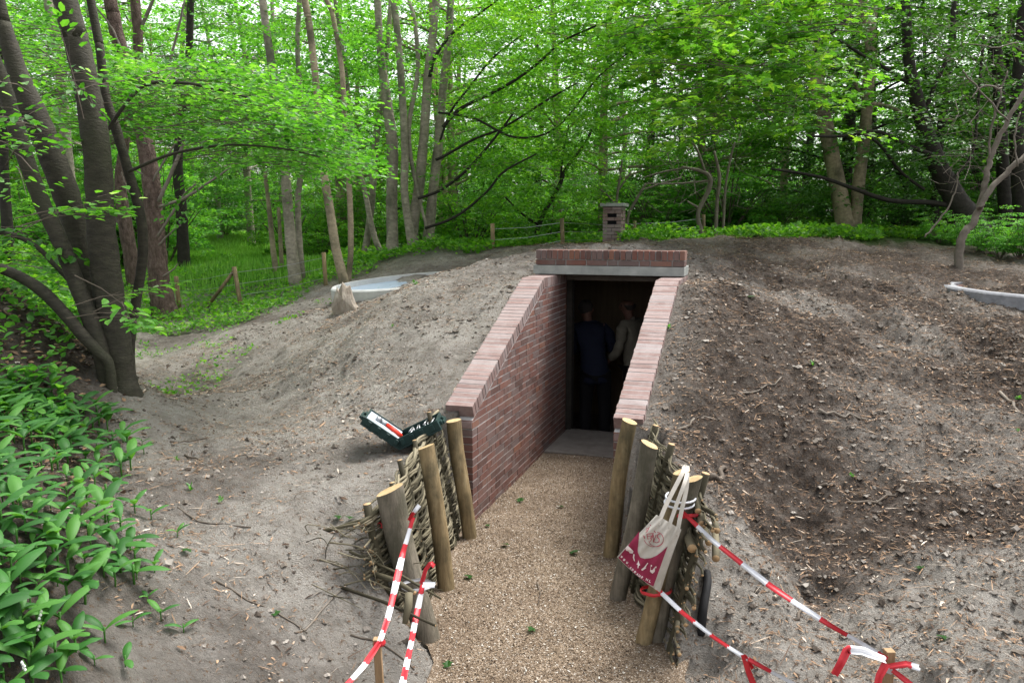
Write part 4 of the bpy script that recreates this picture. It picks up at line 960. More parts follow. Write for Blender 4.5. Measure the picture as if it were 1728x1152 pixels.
def sprays(rng, O, Dr, L, nl, leaf, flat=.3, droop=.16, clump=True):
    n = len(O); Dr = Dr / np.linalg.norm(Dr, axis=1)[:, None]; S = np.cross(Dr, UP); S /= np.linalg.norm(S, axis=1)[:, None] + 1e-9
    u = rng.random((n, nl)) ** .85; sg = rng.choice([-1, 1], (n, nl)); w = rng.random((n, nl)) * .48 * (1.05 - .65 * u) * L[:, None]
    P = O[:, None] + Dr[:, None] * (u * L[:, None] + w * .35)[..., None] + S[:, None] * (w * sg)[..., None] + UP * (-droop * L[:, None] * u * u - .10 * w + rng.normal(0, .035, (n, nl)) * np.sqrt(L[:, None]))[..., None]
    LD = Dr[:, None] * .6 + S[:, None] * (sg * .8)[..., None] + rng.normal(0, .35, (n, nl, 3)) * np.array([1, 1, .5]) - UP * .12
    NN = UP + rng.normal(0, flat, (n, nl, 3))
    tint = np.repeat(rng.normal(.5, .17, n)[:, None], nl, 1) + rng.normal(0, .17, (n, nl))
    LL = leaf * rng.uniform(.65, 1.2, (n, nl))
    return P.reshape(-1, 3), LD.reshape(-1, 3), NN.reshape(-1, 3), LL.ravel(), tint.ravel()
def in_poly(x, y, poly):
    r = np.zeros(x.shape, bool); n = len(poly)
    for i in range(n):
        x1, y1 = poly[i]; x2, y2 = poly[(i + 1) % n]
        c = ((y1 > y) != (y2 > y)) & (x < (x2 - x1) * (y - y1) / ((y2 - y1) or 1e-9) + x1); r ^= c
    return r
def region_pts(rng, poly, D0, D1, n, yexp=1.0):
    xs = [p[0] for p in poly]; ys = [p[1] for p in poly]; out = []
    while len(out) < n:
        x = rng.uniform(min(xs), max(xs), 400); y = rng.uniform(min(ys), max(ys), 400); k = in_poly(x, y, poly)
        for a, b in zip(x[k], y[k]):
            out.append(tuple(at(a, b, rng.uniform(D0, D1))))
            if len(out) >= n: break
    return np.array(out)
def foliage(root, poly, D0, D1, n, nl, leaf, mat_, L=(.5, 1.1), dirv=(.6, -.2), kind='oval', asp=.8, seed=1, flat=.3, spread=.8, twigs=None, droop=.16, name='foliage', tmat=None):
    rng = np.random.default_rng(seed); O = region_pts(rng, poly, D0, D1, n)
    dx, dy = dirv; base = np.array([cT * dx - sT * dy, sT * dx + cT * dy, 0]); Dr = base[None] + rng.normal(0, spread, (n, 3)) * np.array([1, 1, .22]); Ls = rng.uniform(L[0], L[1], n)
    P, LD, NN, LL, tt = sprays(rng, O, Dr, Ls, nl, leaf, flat, droop)
    o = leaf_obj(name, P, LD, NN, LL, tt, mat_, root, kind, asp, local=root.location)
    if twigs:
        g = Geo(); rg = random.Random(seed)
        for i in range(n):
            d = Vector(Dr[i]).normalized(); p = Vector(O[i]); l = Ls[i]
            g.tube([p - d * l * .45 + Vector((0, 0, -.03)), p, p + d * l * .5 + Vector((0, 0, -.04 * l)), p + d * l * .95 + Vector((0, 0, -.15 * l))], [twigs, twigs * .8, twigs * .5, twigs * .2], 5, caps=False)
            s = d.cross(Vector((0, 0, 1)))
            for k in range(4):
                u = .15 + .2 * k; q = p + d * l * u; e = q + (d * .5 + s * (1 if k % 2 else -1)).normalized() * l * .35; g.tube([q, e], [twigs * .45, twigs * .15], 4, caps=False)
        g.build('twigs', [tmat or mTwigD], root)
    return o
def tree(name, label, base, stems, m, group=None, cat='tree', ext=3.0, wob=.0, n=10, part='stem', top_r=.5):
    """stems: (D, [(px,py,halfwidth px)...]) listed from the foot upwards"""
    t = empty(name, base, label, cat, group); rg = random.Random(len(label))
    for st in stems:
        D, pts = st[0], st[1]; mm = st[2] if len(st) > 2 and st[2] else m; nm = st[3] if len(st) > 3 else part
        P = []
        for i, q in enumerate(pts):
            Dq = q[3] if len(q) > 3 else D; d, f = ray(q[0], q[1]); P.append((at(q[0], q[1], Dq), q[2] * (Dq / f) / FPX))
        if nm == part:
            b0, r0 = P[0]; gz = float(Zt(b0.x, b0.y, False)); P = [(b0 - Vector((0, 0, max(.35, b0.z - gz + .25))), r0 * 1.15)] + P
            if pts[-1][1] <= 5 and ext:
                d = (P[-1][0] - P[-2][0]).normalized(); P.append((P[-1][0] + d * ext, P[-1][1] * .6)); P.append((P[-1][0] + d * ext * .8, P[-1][1] * .3))
        p, r = smooth_path(P, 6, wob, rg); g = Geo(); g.tube(p, r, n if max(r) > .03 else 6, jit=.05 if max(r) > .05 else .02, rng=rg); g.build(nm, [mm], t, smooth=True)
    return t
# foreground dark beech, left
bp = hit(205, 655); DB = fwd(bp.x, bp.y)
t = tree('beech_tree', 'dark many-stemmed beech at the left with low leafy branches', bp, [
    (DB, [(205, 668, 33), (203, 635, 25), (197, 580, 23), (184, 500, 24), (172, 400, 23), (168, 320, 22), (162, 240, 22), (145, 140, 20), (126, 60, 20), (110, 0, 20)]),
    (DB + .25, [(182, 640, 18), (164, 560, 18), (146, 470, 18), (130, 400, 19), (112, 330, 21), (82, 250, 21), (50, 175, 20), (26, 110, 15), (6, 40, 12), (-8, -20, 11)]),
    (DB - .12, [(178, 630, 14), (160, 560, 14), (130, 480, 13), (98, 400, 13), (70, 340, 13), (48, 280, 13), (28, 220, 13), (8, 150, 12), (-15, 90, 11)]),
    (DB + .3, [(218, 600, 9), (226, 530, 8), (240, 440, 8), (238, 370, 8), (217, 290, 8), (195, 215, 8), (178, 160, 7), (168, 80, 7), (153, 0, 7)]),
    (DB - .2, [(185, 620, 8), (168, 596, 9), (140, 566, 10), (110, 530, 10), (70, 490, 10), (30, 465, 9), (-20, 445, 9)]),
    (DB + .1, [(118, 475, 4), (95, 450, 4), (60, 415, 4), (20, 396, 4), (-20, 390, 4)], None, 'branch'),
    (DB + .1, [(165, 245, 3), (235, 150, 3), (300, 140, 3), (355, 148, 2.5), (420, 165, 2)], None, 'branch'),
    (DB + .1, [(217, 290, 3), (290, 260, 2.5), (380, 245, 2), (470, 250, 1.5), (540, 265, 1)], None, 'branch')], mBeech, n=16)
foliage(t, [(0, 60), (60, 30), (250, 120), (260, 235), (120, 215), (0, 200)], DB + 1.0, DB + 3.6, 110, 46, .062, mLeafBeech, (.55, 1.1), (.85, -.15), 'oval', .78, 13, .26, .55, .004, .12, 'rear_foliage')
foliage(t, [(55, 95), (150, 110), (175, 150), (60, 160)], DB - 1.2, DB - .4, 6, 20, .062, mLeafBeech, (.3, .6), (.85, -.1), 'oval', .78, 14, .25, .5, .004, .1, 'front_foliage')
foliage(t, [(215, 120), (250, 110), (330, 110), (410, 140), (480, 185), (530, 245), (545, 280), (470, 300), (390, 280), (330, 245), (240, 225)], DB - .2, DB + 3.2, 165, 50, .060, mLeafBeech, (.55, 1.2), (.85, -.15), 'oval', .78, 3, .28, .6, .0035, .12)
foliage(t, [(0, 130), (50, 150), (60, 200), (30, 330), (0, 340)], DB - 1.4, DB - .4, 8, 26, .06, mLeafBeech, (.4, .8), (.5, -.4), 'oval', .78, 4, .4, .7, .005, .2)
foliage(t, [(60, 345), (110, 350), (130, 360), (90, 370)], DB - 1.0, DB - .5, 5, 18, .075, mLeafBeech, (.3, .6), (.8, -.2), 'oval', .78, 5, .25, .5, .004, .1)
foliage(t, [(130, 450), (200, 480), (240, 500), (210, 540), (140, 520)], DB - 1.2, DB - .4, 6, 16, .075, mLeafBeech, (.3, .5), (.8, -.2), 'oval', .78, 6, .25, .5, .004, .1)
foliage(t, [(0, 380), (50, 400), (60, 470), (40, 520), (0, 520)], DB - .5, DB + 2, 22, 26, .085, mLeafBeech, (.4, .7), (.5, -.2), 'oval', .78, 7, .3, .7, .004, .15)
# pines behind it
bp = hit(277, 534); DP = fwd(bp.x, bp.y)
pt = tree('pine_tree', 'reddish pine trunk with bare dead branches standing before the meadow', bp, [
    (DP, [(281, 540, 24), (275, 510, 20), (268, 470, 17), (264, 420, 15), (258, 340, 15), (250, 270, 14), (240, 220, 13), (222, 150, 12), (205, 90, 11), (190, 20, 11), (184, -10, 11)])] +
    [(DP - .1, P, mTwigP, 'dead_branch') for P in ([(268, 340, 3.2), (290, 290, 3.2), (310, 240, 2.6), (322, 200, 1.3)], [(268, 350, 2.6), (310, 335, 2.6), (350, 310, 2), (390, 282, 1.3)], [(265, 400, 2), (290, 360, 2.3), (310, 330, 2), (330, 310, 1.3)],
     [(260, 380, 2), (235, 340, 2), (215, 320, 1.3), (205, 290, 0.65)], [(255, 300, 2), (225, 285, 1.3), (200, 255, 0.98)], [(262, 420, 2), (285, 395, 1.3), (305, 380, 0.65)], [(268, 470, 2), (292, 455, 1.3), (300, 445, 0.65)],
     [(240, 220, 2), (262, 170, 2.6), (282, 120, 2.3), (300, 50, 2), (312, 0, 1.3)], [(222, 150, 1.6), (250, 140, 1.3), (285, 130, 0.65)], [(205, 90, 2), (190, 50, 2), (160, 10, 1.3)], [(255, 310, 2), (285, 260, 1.6), (300, 235, 0.98)])], mPine, n=14, wob=.006)
foliage(pt, [(170, -60), (330, -60), (340, 0), (180, 0)], DP - 1, DP + 1, 14, 40, .07, mLeafDark, (.6, 1), (0, 0), 'rhomb', .4, 9, .6, 1)
bp2 = hit(212, 512, 0); D2 = DP + 1.6
tree('pine_tree', 'thinner leaning pine trunk between the dark beech and the reddish pine', bp2, [
    (D2, [(232, 512, 13), (222, 440, 12), (210, 370, 11), (203, 300, 9), (214, 220, 7), (230, 120, 8), (233, 60, 8), (228, 0, 8)]),
    (D2, [(205, 380, 3), (180, 350, 3), (150, 290, 2)], mTwigP, 'dead_branch'), (D2, [(232, 60, 3), (250, 20, 3), (262, -10, 2)], mTwigP, 'dead_branch')], mPine)
for i, (pts, D, lab) in enumerate([([(128, 470, 8), (122, 350, 9), (112, 250, 9), (104, 150, 8), (92, 60, 7), (80, 0, 7)], 15, 'pale trunk seen just left of the main beech stem'),
        ([(20, 470, 9), (12, 380, 9), (6, 280, 8), (2, 150, 8), (-6, 0, 8)], 14, 'shaded trunk at the very left edge behind the beech'),
        ([(310, 430, 10), (306, 350, 9), (300, 280, 8), (306, 200, 7), (318, 100, 6), (322, 0, 6)], 17, 'dark trunk arching behind the reddish pine')]):
    b = at(pts[0][0], pts[0][1], D); b.z = float(Zt(b.x, b.y, False)); pts = pts
    tt_ = tree('woodland_tree', lab, b, [(D, pts)], (mPale, mDark, mDark)[i], 'trees of the wood on the left')
    q_ = pts[-1]; foliage(tt_, [(q_[0] - 130, -120), (q_[0] + 150, -120), (q_[0] + 150, 130), (q_[0] - 130, 130)], D - 2, D + 1.5, 45, 40, .10, mLeafMid, (.6, 1.2), (0, 0), 'rhomb', .8, 20 + i, .35, 1)
# slender trunks left of centre
defs = [
 ('slender grey trunk with a thinner twin, nearest the left fence', mPale, [(14.0, [(500, 492, 12), (492, 420, 9.6), (486, 350, 8.8), (480, 280, 8), (470, 200, 8), (458, 110, 7.2), (448, 40, 6.4), (443, 0, 6.4)]), (14.3, [(512, 488, 6.4), (506, 420, 5.6), (503, 330, 4.8), (514, 260, 4.8), (508, 180, 4.4), (502, 80, 4), (505, 0, 4)])]),
 ('slim dark trunk leaning left behind the pale basin', mOlive, [(13.2, [(580, 476, 9), (567, 420, 8), (556, 350, 7.5), (545, 280, 7), (538, 200, 6), (530, 110, 6), (520, 30, 6), (514, 0, 6)]), (13.5, [(588, 474, 5), (592, 420, 5), (590, 330, 5), (583, 230, 4.5), (577, 120, 4.5), (560, 20, 4), (548, -5, 4)])]),
 ('thin twin stems beside the meadow fence', mOlive, [(15.5, [(472, 498, 5), (462, 430, 5), (455, 360, 4), (447, 290, 3)]), (15.8, [(478, 492, 4), (474, 420, 3.5), (470, 350, 3)])])]
for i, (lab, m_, st) in enumerate(defs):
    q = st[0][1][0]; b = at(q[0], q[1], st[0][0]); tt_ = tree('woodland_tree', lab, b, st, m_, 'slender trunks left of the mound')
    if i < 2: foliage(tt_, [(400, -80), (640, -80), (640, 150), (600, 260), (480, 300), (400, 180)], 13.5, 18, 120, 50, .085, mLeafMid, (.6, 1.2), (.0, 0), 'rhomb', .85, 30 + i, .35, 1, droop=.2)
bb = at(690, 452, 15.5)
ct = tree('multi_stemmed_tree', 'clump of tall grey stems in the centre with long branches arching right', bb, [
    (15.5, [(663, 456, 13), (662, 400, 10), (661, 330, 9.5), (662, 250, 10), (655, 190, 9), (646, 120, 7), (640, 60, 6), (637, 0, 6)]),
    (15.3, [(700, 452, 12), (695, 410, 8), (683, 330, 6.5), (683, 250, 6.5), (678, 150, 6), (671, 60, 6), (664, 0, 6)]),
    (15.6, [(702, 448, 11), (696, 390, 10), (708, 310, 9), (716, 220, 8), (722, 130, 7.5), (730, 60, 7), (737, 0, 6)]),
    (15.8, [(716, 450, 12), (722, 410, 10), (730, 330, 8), (740, 240, 8), (747, 160, 7), (757, 60, 6.5), (761, 0, 6)]),
    (16.2, [(608, 462, 6), (620, 400, 6), (628, 330, 6), (634, 240, 6), (645, 160, 5), (655, 60, 4), (660, 0, 4)]),
    (15.9, [(655, 450, 5), (632, 400, 5), (615, 320, 4.5), (600, 260, 4), (588, 160, 3.5), (575, 60, 3), (565, 0, 3)]),
    (15.4, [(722, 395, 2), (690, 240, 4), (705, 120, 4), (700, 40, 3.5), (690, 0, 3)], None, 'branch'),
    (15.0, [(747, 215, 3.1), (775, 185, 3.1), (825, 160, 2.8, 14.8), (870, 135, 2.5, 14.5), (910, 105, 2.2, 14.2), (950, 70, 1.9, 14), (1010, 42, 1.6, 13.8), (1070, 15, 1.2, 13.6)], mDark, 'branch'),
    (15.2, [(725, 130, 3.1), (735, 95, 2.8), (765, 55, 2.5), (800, 30, 1.9, 15), (840, 0, 1.6, 14.8)], mDark, 'branch'),
    (15.2, [(735, 270, 2.5), (752, 262, 2.5), (800, 235, 2.2, 15), (850, 215, 1.9, 14.8), (930, 165, 1.9, 14.5), (975, 140, 1.2, 14.2)], mDark, 'branch'),
    (15.2, [(705, 335, 2.5), (745, 320, 2.5), (790, 285, 2.5, 15), (825, 245, 2.2, 14.8), (860, 200, 1.9, 14.6), (872, 180, 1.2, 14.5)], mDark, 'branch'),
    (15.3, [(718, 385, 2.5), (770, 365, 2.2, 15), (820, 325, 1.9, 14.8), (850, 290, 1.9, 14.6), (905, 260, 1.2, 14.5)], mDark, 'branch'),
    (15.3, [(742, 240, 1.9), (760, 190, 2.2), (790, 150, 1.9, 15), (830, 100, 1.9, 14.8), (880, 60, 1.2, 14.6)], mDark, 'branch'),
    (15.0, [(740, 190, 1.9), (800, 200, 2.2, 14.8), (870, 232, 1.9, 14.6), (940, 215, 1.6, 14.5), (1010, 130, 1.6, 14.3), (1060, 90, 1.2, 14)], mDark, 'branch')], mPale, n=12)
foliage(ct, [(740, -120), (1120, -120), (1150, 40), (1080, 140), (1040, 210), (960, 260), (860, 260), (780, 180), (740, 60)], 12.8, 17.0, 480, 56, .072, mLeafBright, (.6, 1.3), (.6, -.2), 'rhomb', .85, 41, .32, .8, droop=.2)
foliage(ct, [(740, 180), (980, 230), (1010, 330), (900, 380), (760, 400)], 15.2, 19, 190, 52, .078, mLeafBright, (.6, 1.3), (.3, -.2), 'rhomb', .85, 42, .35, .9, droop=.2, name='lower_foliage')
foliage(ct, [(590, -120), (740, -120), (740, 180), (640, 320), (590, 200)], 15.5, 18, 60, 40, .09, mLeafMid, (.6, 1.2), (0, 0), 'rhomb', .85, 43, .35, 1, name='rear_foliage')
# thin crooked trees behind the mound
b = at(893, 432, 17)
tree('small_tree', 'thin crooked dark sapling to the left of the brick vent', b, [(17, [(893, 434, 4), (903, 400, 3.5), (915, 365, 4), (932, 335, 4), (946, 308, 3.5), (955, 285, 3), (985, 245, 2.5), (1000, 215, 2), (1010, 180, 1.5)]),
    (17, [(946, 308, 2), (950, 260, 2), (960, 210, 1.5)], None, 'branch'), (17, [(910, 380, 2), (880, 360, 2), (850, 330, 1.5)], None, 'branch')], mDark)
b = at(1210, 398, 15)
st = tree('crooked_shrub', 'bare pale crooked shrub right of the brick vent', b, [
    (15, [(1184, 396, 4), (1178, 360, 3.5), (1196, 320, 4), (1197, 298, 3.5), (1180, 288, 3), (1150, 282, 2)]), (15.1, [(1208, 396, 3), (1210, 340, 3), (1214, 300, 3), (1205, 255, 2)]), (15.2, [(1220, 396, 2.5), (1224, 320, 2), (1232, 270, 2), (1240, 240, 1.5)]),
    (15, [(1178, 350, 2), (1160, 340, 1.5)], None, 'branch'), (15, [(1190, 290, 2), (1175, 250, 2), (1155, 230, 1.5)], None, 'branch'), (15, [(1160, 283, 1.5), (1120, 290, 1.5), (1085, 300, 1)], None, 'branch'), (15.1, [(1150, 300, 1.5), (1110, 312, 1.5), (1080, 322, 1)], None, 'branch'), (15, [(1196, 305, 1.5), (1140, 310, 1.5), (1090, 310, 1)], None, 'branch')], mTwigP, n=8)
g = Geo(); rg = random.Random(6)
for i in range(90):
    a = at(rg.uniform(1080, 1260), rg.uniform(215, 360), rg.uniform(15, 16.5)); d = Vector((rg.uniform(-1, 1), rg.uniform(-.5, .5), rg.uniform(-.1, .7))).normalized() * rg.uniform(.4, 1.1); b_2 = Vector((rg.uniform(-.1, .1), 0, rg.uniform(-.1, .1)))
    g.tube([a, a + d * .5 + b_2, a + d], [.007, .005, .002], 4, caps=False)
g.build('bare_twigs', [mTwigP], st)
b = at(1050, 398, 16)
tree('crooked_shrub', 'pale forked sapling just behind the brick vent', b, [(16, [(1058, 398, 2.5), (1060, 365, 2.5), (1072, 340, 2.5), (1090, 310, 2)]), (16, [(1040, 398, 2.5), (1040, 345, 2.5), (1046, 300, 2), (1050, 270, 1.5)]), (16, [(1040, 345, 2), (1020, 325, 1.5), (1005, 315, 1)], None, 'branch'), (16, [(1044, 320, 2), (1065, 290, 1.5)], None, 'branch')], mTwigP, n=7)
# forked maple on the right of the mound
b = at(1432, 396, 17)
mt = tree('forked_maple', 'smooth light brown trunk forking low, on the right behind the mound', b, [
    (17, [(1431, 398, 20), (1424, 370, 15), (1416, 325, 13.5), (1406, 275, 13), (1396, 225, 13), (1384, 170, 12), (1378, 120, 11), (1373, 60, 10), (1360, 0, 9)]),
    (17, [(1438, 396, 14), (1445, 350, 10), (1450, 300, 10), (1458, 240, 9.5), (1463, 180, 9.5), (1466, 130, 9), (1470, 85, 10), (1465, 40, 9), (1455, 0, 8)]),
    (17, [(1470, 80, 4), (1476, 30, 4), (1478, -10, 4)], None, 'branch'), (17, [(1456, 165, 3), (1443, 140, 3), (1440, 115, 2)], None, 'branch'),
    (16.5, [(1378, 70, 3), (1345, 50, 3, 16), (1310, 30, 2.5, 14), (1250, 90, 2.5, 12.5), (1180, 105, 2, 11.5)], mDark, 'branch'),
    (16.5, [(1375, 90, 3), (1420, 40, 3, 16), (1450, 20, 2)], mDark, 'branch'),
    (16.8, [(1462, 174, 3), (1500, 180, 3), (1545, 200, 3), (1610, 202, 2)], None, 'branch')], mOlive, n=14)
foliage(mt, [(1060, -80), (1480, -80), (1440, 60), (1400, 140), (1400, 230), (1330, 180), (1240, 200), (1180, 235), (1120, 170), (1060, 80)], 10.3, 14.5, 300, 26, .125, mLeafMaple, (.5, 1.1), (-.5, -.3), 'maple', .85, 51, .35, .8, .006, .22)
foliage(mt, [(1160, 40), (1450, 20), (1430, 240), (1300, 260), (1180, 230)], 17.2, 20.5, 170, 46, .10, mLeafBright, (.6, 1.2), (-.3, -.3), 'maple', .85, 52, .4, .9, None, .2, 'inner_foliage')
# huge dark tree at the right
b = at(1640, 400, 16)
dt = tree('dark_spreading_tree', 'big dark leaning trunk with sweeping limbs at the right', b, [
    (16, [(1650, 405, 26), (1638, 375, 22), (1612, 335, 18), (1590, 295, 16), (1572, 250, 14), (1556, 205, 12), (1545, 160, 11), (1535, 110, 9), (1530, 40, 8), (1528, 0, 8)]),
    (16, [(1620, 350, 4.34), (1570, 342, 4.34), (1500, 338, 4.03), (1440, 318, 3.41), (1380, 298, 2.79), (1300, 285, 1.86)], None, 'branch'), (15.8, [(1575, 262, 3.72), (1530, 245, 3.72), (1480, 222, 3.1), (1420, 230, 2.48), (1360, 230, 1.86)], None, 'branch'),
    (16, [(1560, 320, 2.48), (1520, 290, 2.48), (1480, 240, 2.48), (1440, 225, 1.86)], None, 'branch'), (16, [(1556, 205, 3.72), (1575, 150, 3.72), (1600, 90, 3.1), (1612, 0, 3.1)], None, 'branch'),
    (16, [(1545, 150, 3.1), (1510, 125, 3.1), (1450, 90, 2.48), (1400, 60, 1.86), (1330, 40, 1.24)], None, 'branch'), (15.7, [(1600, 310, 2.48), (1640, 260, 2.48), (1650, 180, 2.48), (1660, 60, 2.48)], None, 'branch')], mDark, n=14)
foliage(dt, [(1440, -80), (1760, -80), (1760, 230), (1640, 280), (1500, 260), (1440, 150)], 13.5, 18.5, 230, 45, .085, mLeafDark, (.6, 1.3), (-.4, -.3), 'rhomb', .85, 61, .35, .8, None, .2)
foliage(dt, [(1300, 230), (1560, 250), (1640, 330), (1560, 360), (1330, 330)], 16.5, 20, 110, 40, .09, mLeafDark, (.6, 1.3), (-.4, -.3), 'rhomb', .85, 62, .4, .8, None, .2, 'lower_foliage')
for i, (pts, D, lab) in enumerate([([(1700, 402, 12), (1695, 330, 11), (1690, 240, 10), (1684, 130, 9), (1676, 0, 9)], 17.5, 'straight dark trunk behind the gnarled shrub'), ([(1728, 400, 14), (1722, 330, 13), (1716, 220, 12), (1722, 100, 11), (1730, 0, 10)], 16.5, 'dark trunk at the right edge'),
        ([(1575, 390, 8), (1580, 300, 8), (1590, 200, 7), (1605, 90, 6), (1612, 0, 6)], 19, 'dark trunk just left of the big leaning tree'), ([(1500, 392, 6), (1530, 330, 6), (1500, 260, 5), (1460, 200, 4)], 20, 'thin dark bent tree between the maple and the leaning tree')]):
    b = at(*pts[0][:2], D); tree('woodland_tree', lab, b, [(D, pts)], mDark, 'dark trunks at the right')
b = at(1625, 402, 11.5)
gt_ = tree('gnarled_shrub', 'grey gnarled leaning shrub with bare twigs before the dark trees at the right', b, [
    (11.5, [(1622, 404, 6.8), (1640, 380, 6), (1654, 345, 5.6), (1662, 310, 5.2), (1668, 280, 4.5), (1680, 245, 4.5), (1700, 205, 3.8), (1722, 165, 3.8), (1745, 130, 3)]),
    (11.4, [(1652, 352, 4.5), (1668, 325, 4.9), (1690, 300, 4.5), (1712, 278, 4.5), (1740, 255, 3.8)], None, 'branch'),
    (11.5, [(1668, 280, 1.9), (1672, 220, 1.9), (1688, 160, 1.5), (1700, 120, 1.1)], None, 'branch'), (11.5, [(1560, 400, 1.5), (1590, 365, 1.5), (1612, 325, 1.1), (1616, 290, 0.75)], None, 'branch'), (11.4, [(1700, 205, 1.5), (1660, 160, 1.5), (1625, 120, 1.1)], None, 'branch'),
    (11.3, [(1690, 150, 1.5), (1660, 145, 1.5), (1640, 165, 1.1)], None, 'branch'), (11.3, [(1716, 280, 1.5), (1712, 230, 1.5), (1722, 190, 1.1)], None, 'branch'), (11.3, [(1720, 72, 1.1), (1680, 80, 1.1), (1635, 75, 0.75)], None, 'branch')], mTwigP, n=10, wob=.012)
g = Geo(); rg = random.Random(16)
for i in range(110):
    a = at(rg.uniform(1590, 1740), rg.uniform(40, 340), rg.uniform(11.2, 12.2)); d = Vector((rg.uniform(-1, .6), rg.uniform(-.5, .5), rg.uniform(-.2, .7))).normalized() * rg.uniform(.25, .7); b_2 = Vector((rg.uniform(-.08, .08), 0, rg.uniform(-.08, .08)))
    g.tube([a, a + d * .5 + b_2, a + d], [.005, .004, .002], 4, caps=False)
g.build('bare_twigs', [mTwigP], gt_)

# ------------------------------------------------------------------ background wood: variants, then copies
def bg_tree(seed, H, R, h0, nb, nsp, nl, leaf, lm, tm, lean=.3):
    rng = np.random.default_rng(seed); rg = random.Random(seed); t = empty('woodland_tree', (0, 0, 0), 'x', 'tree')
    g = Geo(); P = [(Vector((0, 0, -.4)), .17), (Vector((rg.uniform(-.1, .1), 0, H * .25)), .14), (Vector((rg.uniform(-lean, lean), rg.uniform(-.2, .2), H * .55)), .10), (Vector((rg.uniform(-lean, lean) * 2, 0, H * .95)), .03)]
    p, r = smooth_path(P, 6); g.tube(p, r, 9, jit=.05, rng=rg); O = []; Dr = []
    for b in range(nb):
        h = h0 + (H - h0) * (b + rg.random()) / nb; k = min(int(h / (H * .95) * (len(p) - 1)), len(p) - 2); s = p[k]; a = rg.uniform(0, 2 * PI)
        prof = math.sin(PI * min(1, max(0.12, (h - h0 * .5) / (H - h0 * .4)))) ** .6; L = R * prof * rg.uniform(.6, 1.1); d = Vector((math.cos(a), math.sin(a), rg.uniform(.05, .45)))
        q, rr = smooth_path([(s, .045), (s + d * L * .5, .028), (s + d * L + Vector((0, 0, -.1 * L)), .008)], 3); g.tube(q, rr, 5, caps=False)
        for j in range(nsp):
            u = .25 + .8 * rg.random(); o_ = s + d * L * u + Vector((0, 0, rg.uniform(-.25, .25))); a2 = a + rg.uniform(-1.2, 1.2); O.append(tuple(o_)); Dr.append((math.cos(a2), math.sin(a2), rg.uniform(-.15, .15)))
    g.build('trunk', [tm], t, smooth=True)
    O = np.array(O); Dr = np.array(Dr); Ls = rng.uniform(.7, 1.5, len(O)); a, b, c_, d_, e = sprays(rng, O, Dr, Ls, nl, leaf, .4, .2)
    leaf_obj('crown', a, b, c_, d_, e, lm, t, 'rhomb', .85); return t
VARS = [bg_tree(101, 10.5, 3.4, 1.6, 36, 7, 84, .092, mLeafMid, mDark), bg_tree(102, 9.5, 3.0, 1.0, 36, 7, 84, .086, mLeafBright, mOlive), bg_tree(103, 11.5, 3.6, 2.2, 36, 7, 84, .095, mLeafDark, mDark),
        bg_tree(104, 8.5, 3.2, .6, 36, 7, 84, .085, mLeafMid, mPale), bg_tree(105, 12.5, 3.0, 3.0, 36, 6, 80, .092, mLeafMid, mPale)]
LABV = ['mid green broadleaf tree with a dark trunk in the wood behind', 'fresh light green tree in the wood behind', 'dark green tree in the deep shade of the wood', 'low-branched mid green tree with a pale trunk in the wood', 'tall open tree with a pale trunk and high crown in the wood']
GRV = ['mid green woodland trees', 'light green woodland trees', 'dark green woodland trees', 'low-branched woodland trees', 'tall open woodland trees']
used = set(); rg = random.Random(21)
def plant_copy(vi, x, y, s):
    z = float(Zt(x, y, False)); rz = rg.uniform(0, 6.28); v = VARS[vi]
    if vi not in used: used.add(vi); v.location = (x, y, z); v.rotation_euler = (0, 0, rz); v.scale = (s, s, s * rg.uniform(.92, 1.08)); v['label'] = LABV[vi]; v['group'] = GRV[vi]; return v
    c = copy_tree(v, (x, y, z), rz, (s, s, s * rg.uniform(.92, 1.08))); c['label'] = LABV[vi]; c['group'] = GRV[vi]; return c
def pol_xy(px, D): p = at(px, 400, D); return p.x, p.y
rows = [(20.5, 10, [1, 3, 1, 1]), (24.5, 12, [1, 0, 1, 1]), (30, 14, [0, 1, 2, 3]), (38, 12, [2, 4, 0, 2]), (50, 11, [1, 0, 4]), (66, 12, [1, 4, 0])]  # darker leaf variant in the deeper rows puts the wood's shade into colour
for D, n_, vs_ in rows:
    for i in range(n_):
        px_ = -180 + (2080) * (i + .5 + rg.uniform(-.3, .3)) / n_; DD = D + rg.uniform(-1.8, 1.8)
        if DD < 36 and 290 < px_ < 500: continue            # the meadow clearing
        vi = rg.choice(vs_)
        if px_ > 1350 and DD < 34: vi = rg.choice([2, 2, 0])
        x, y = pol_xy(px_, DD); plant_copy(vi, x, y, rg.uniform(.72, 1.05) * (1 if D < 45 else 1.1))
for px_, D in ((325, 31), (372, 37), (425, 33), (480, 30), (250, 27)):
    x, y = pol_xy(px_, D); plant_copy(4, x, y, rg.uniform(.9, 1.05))
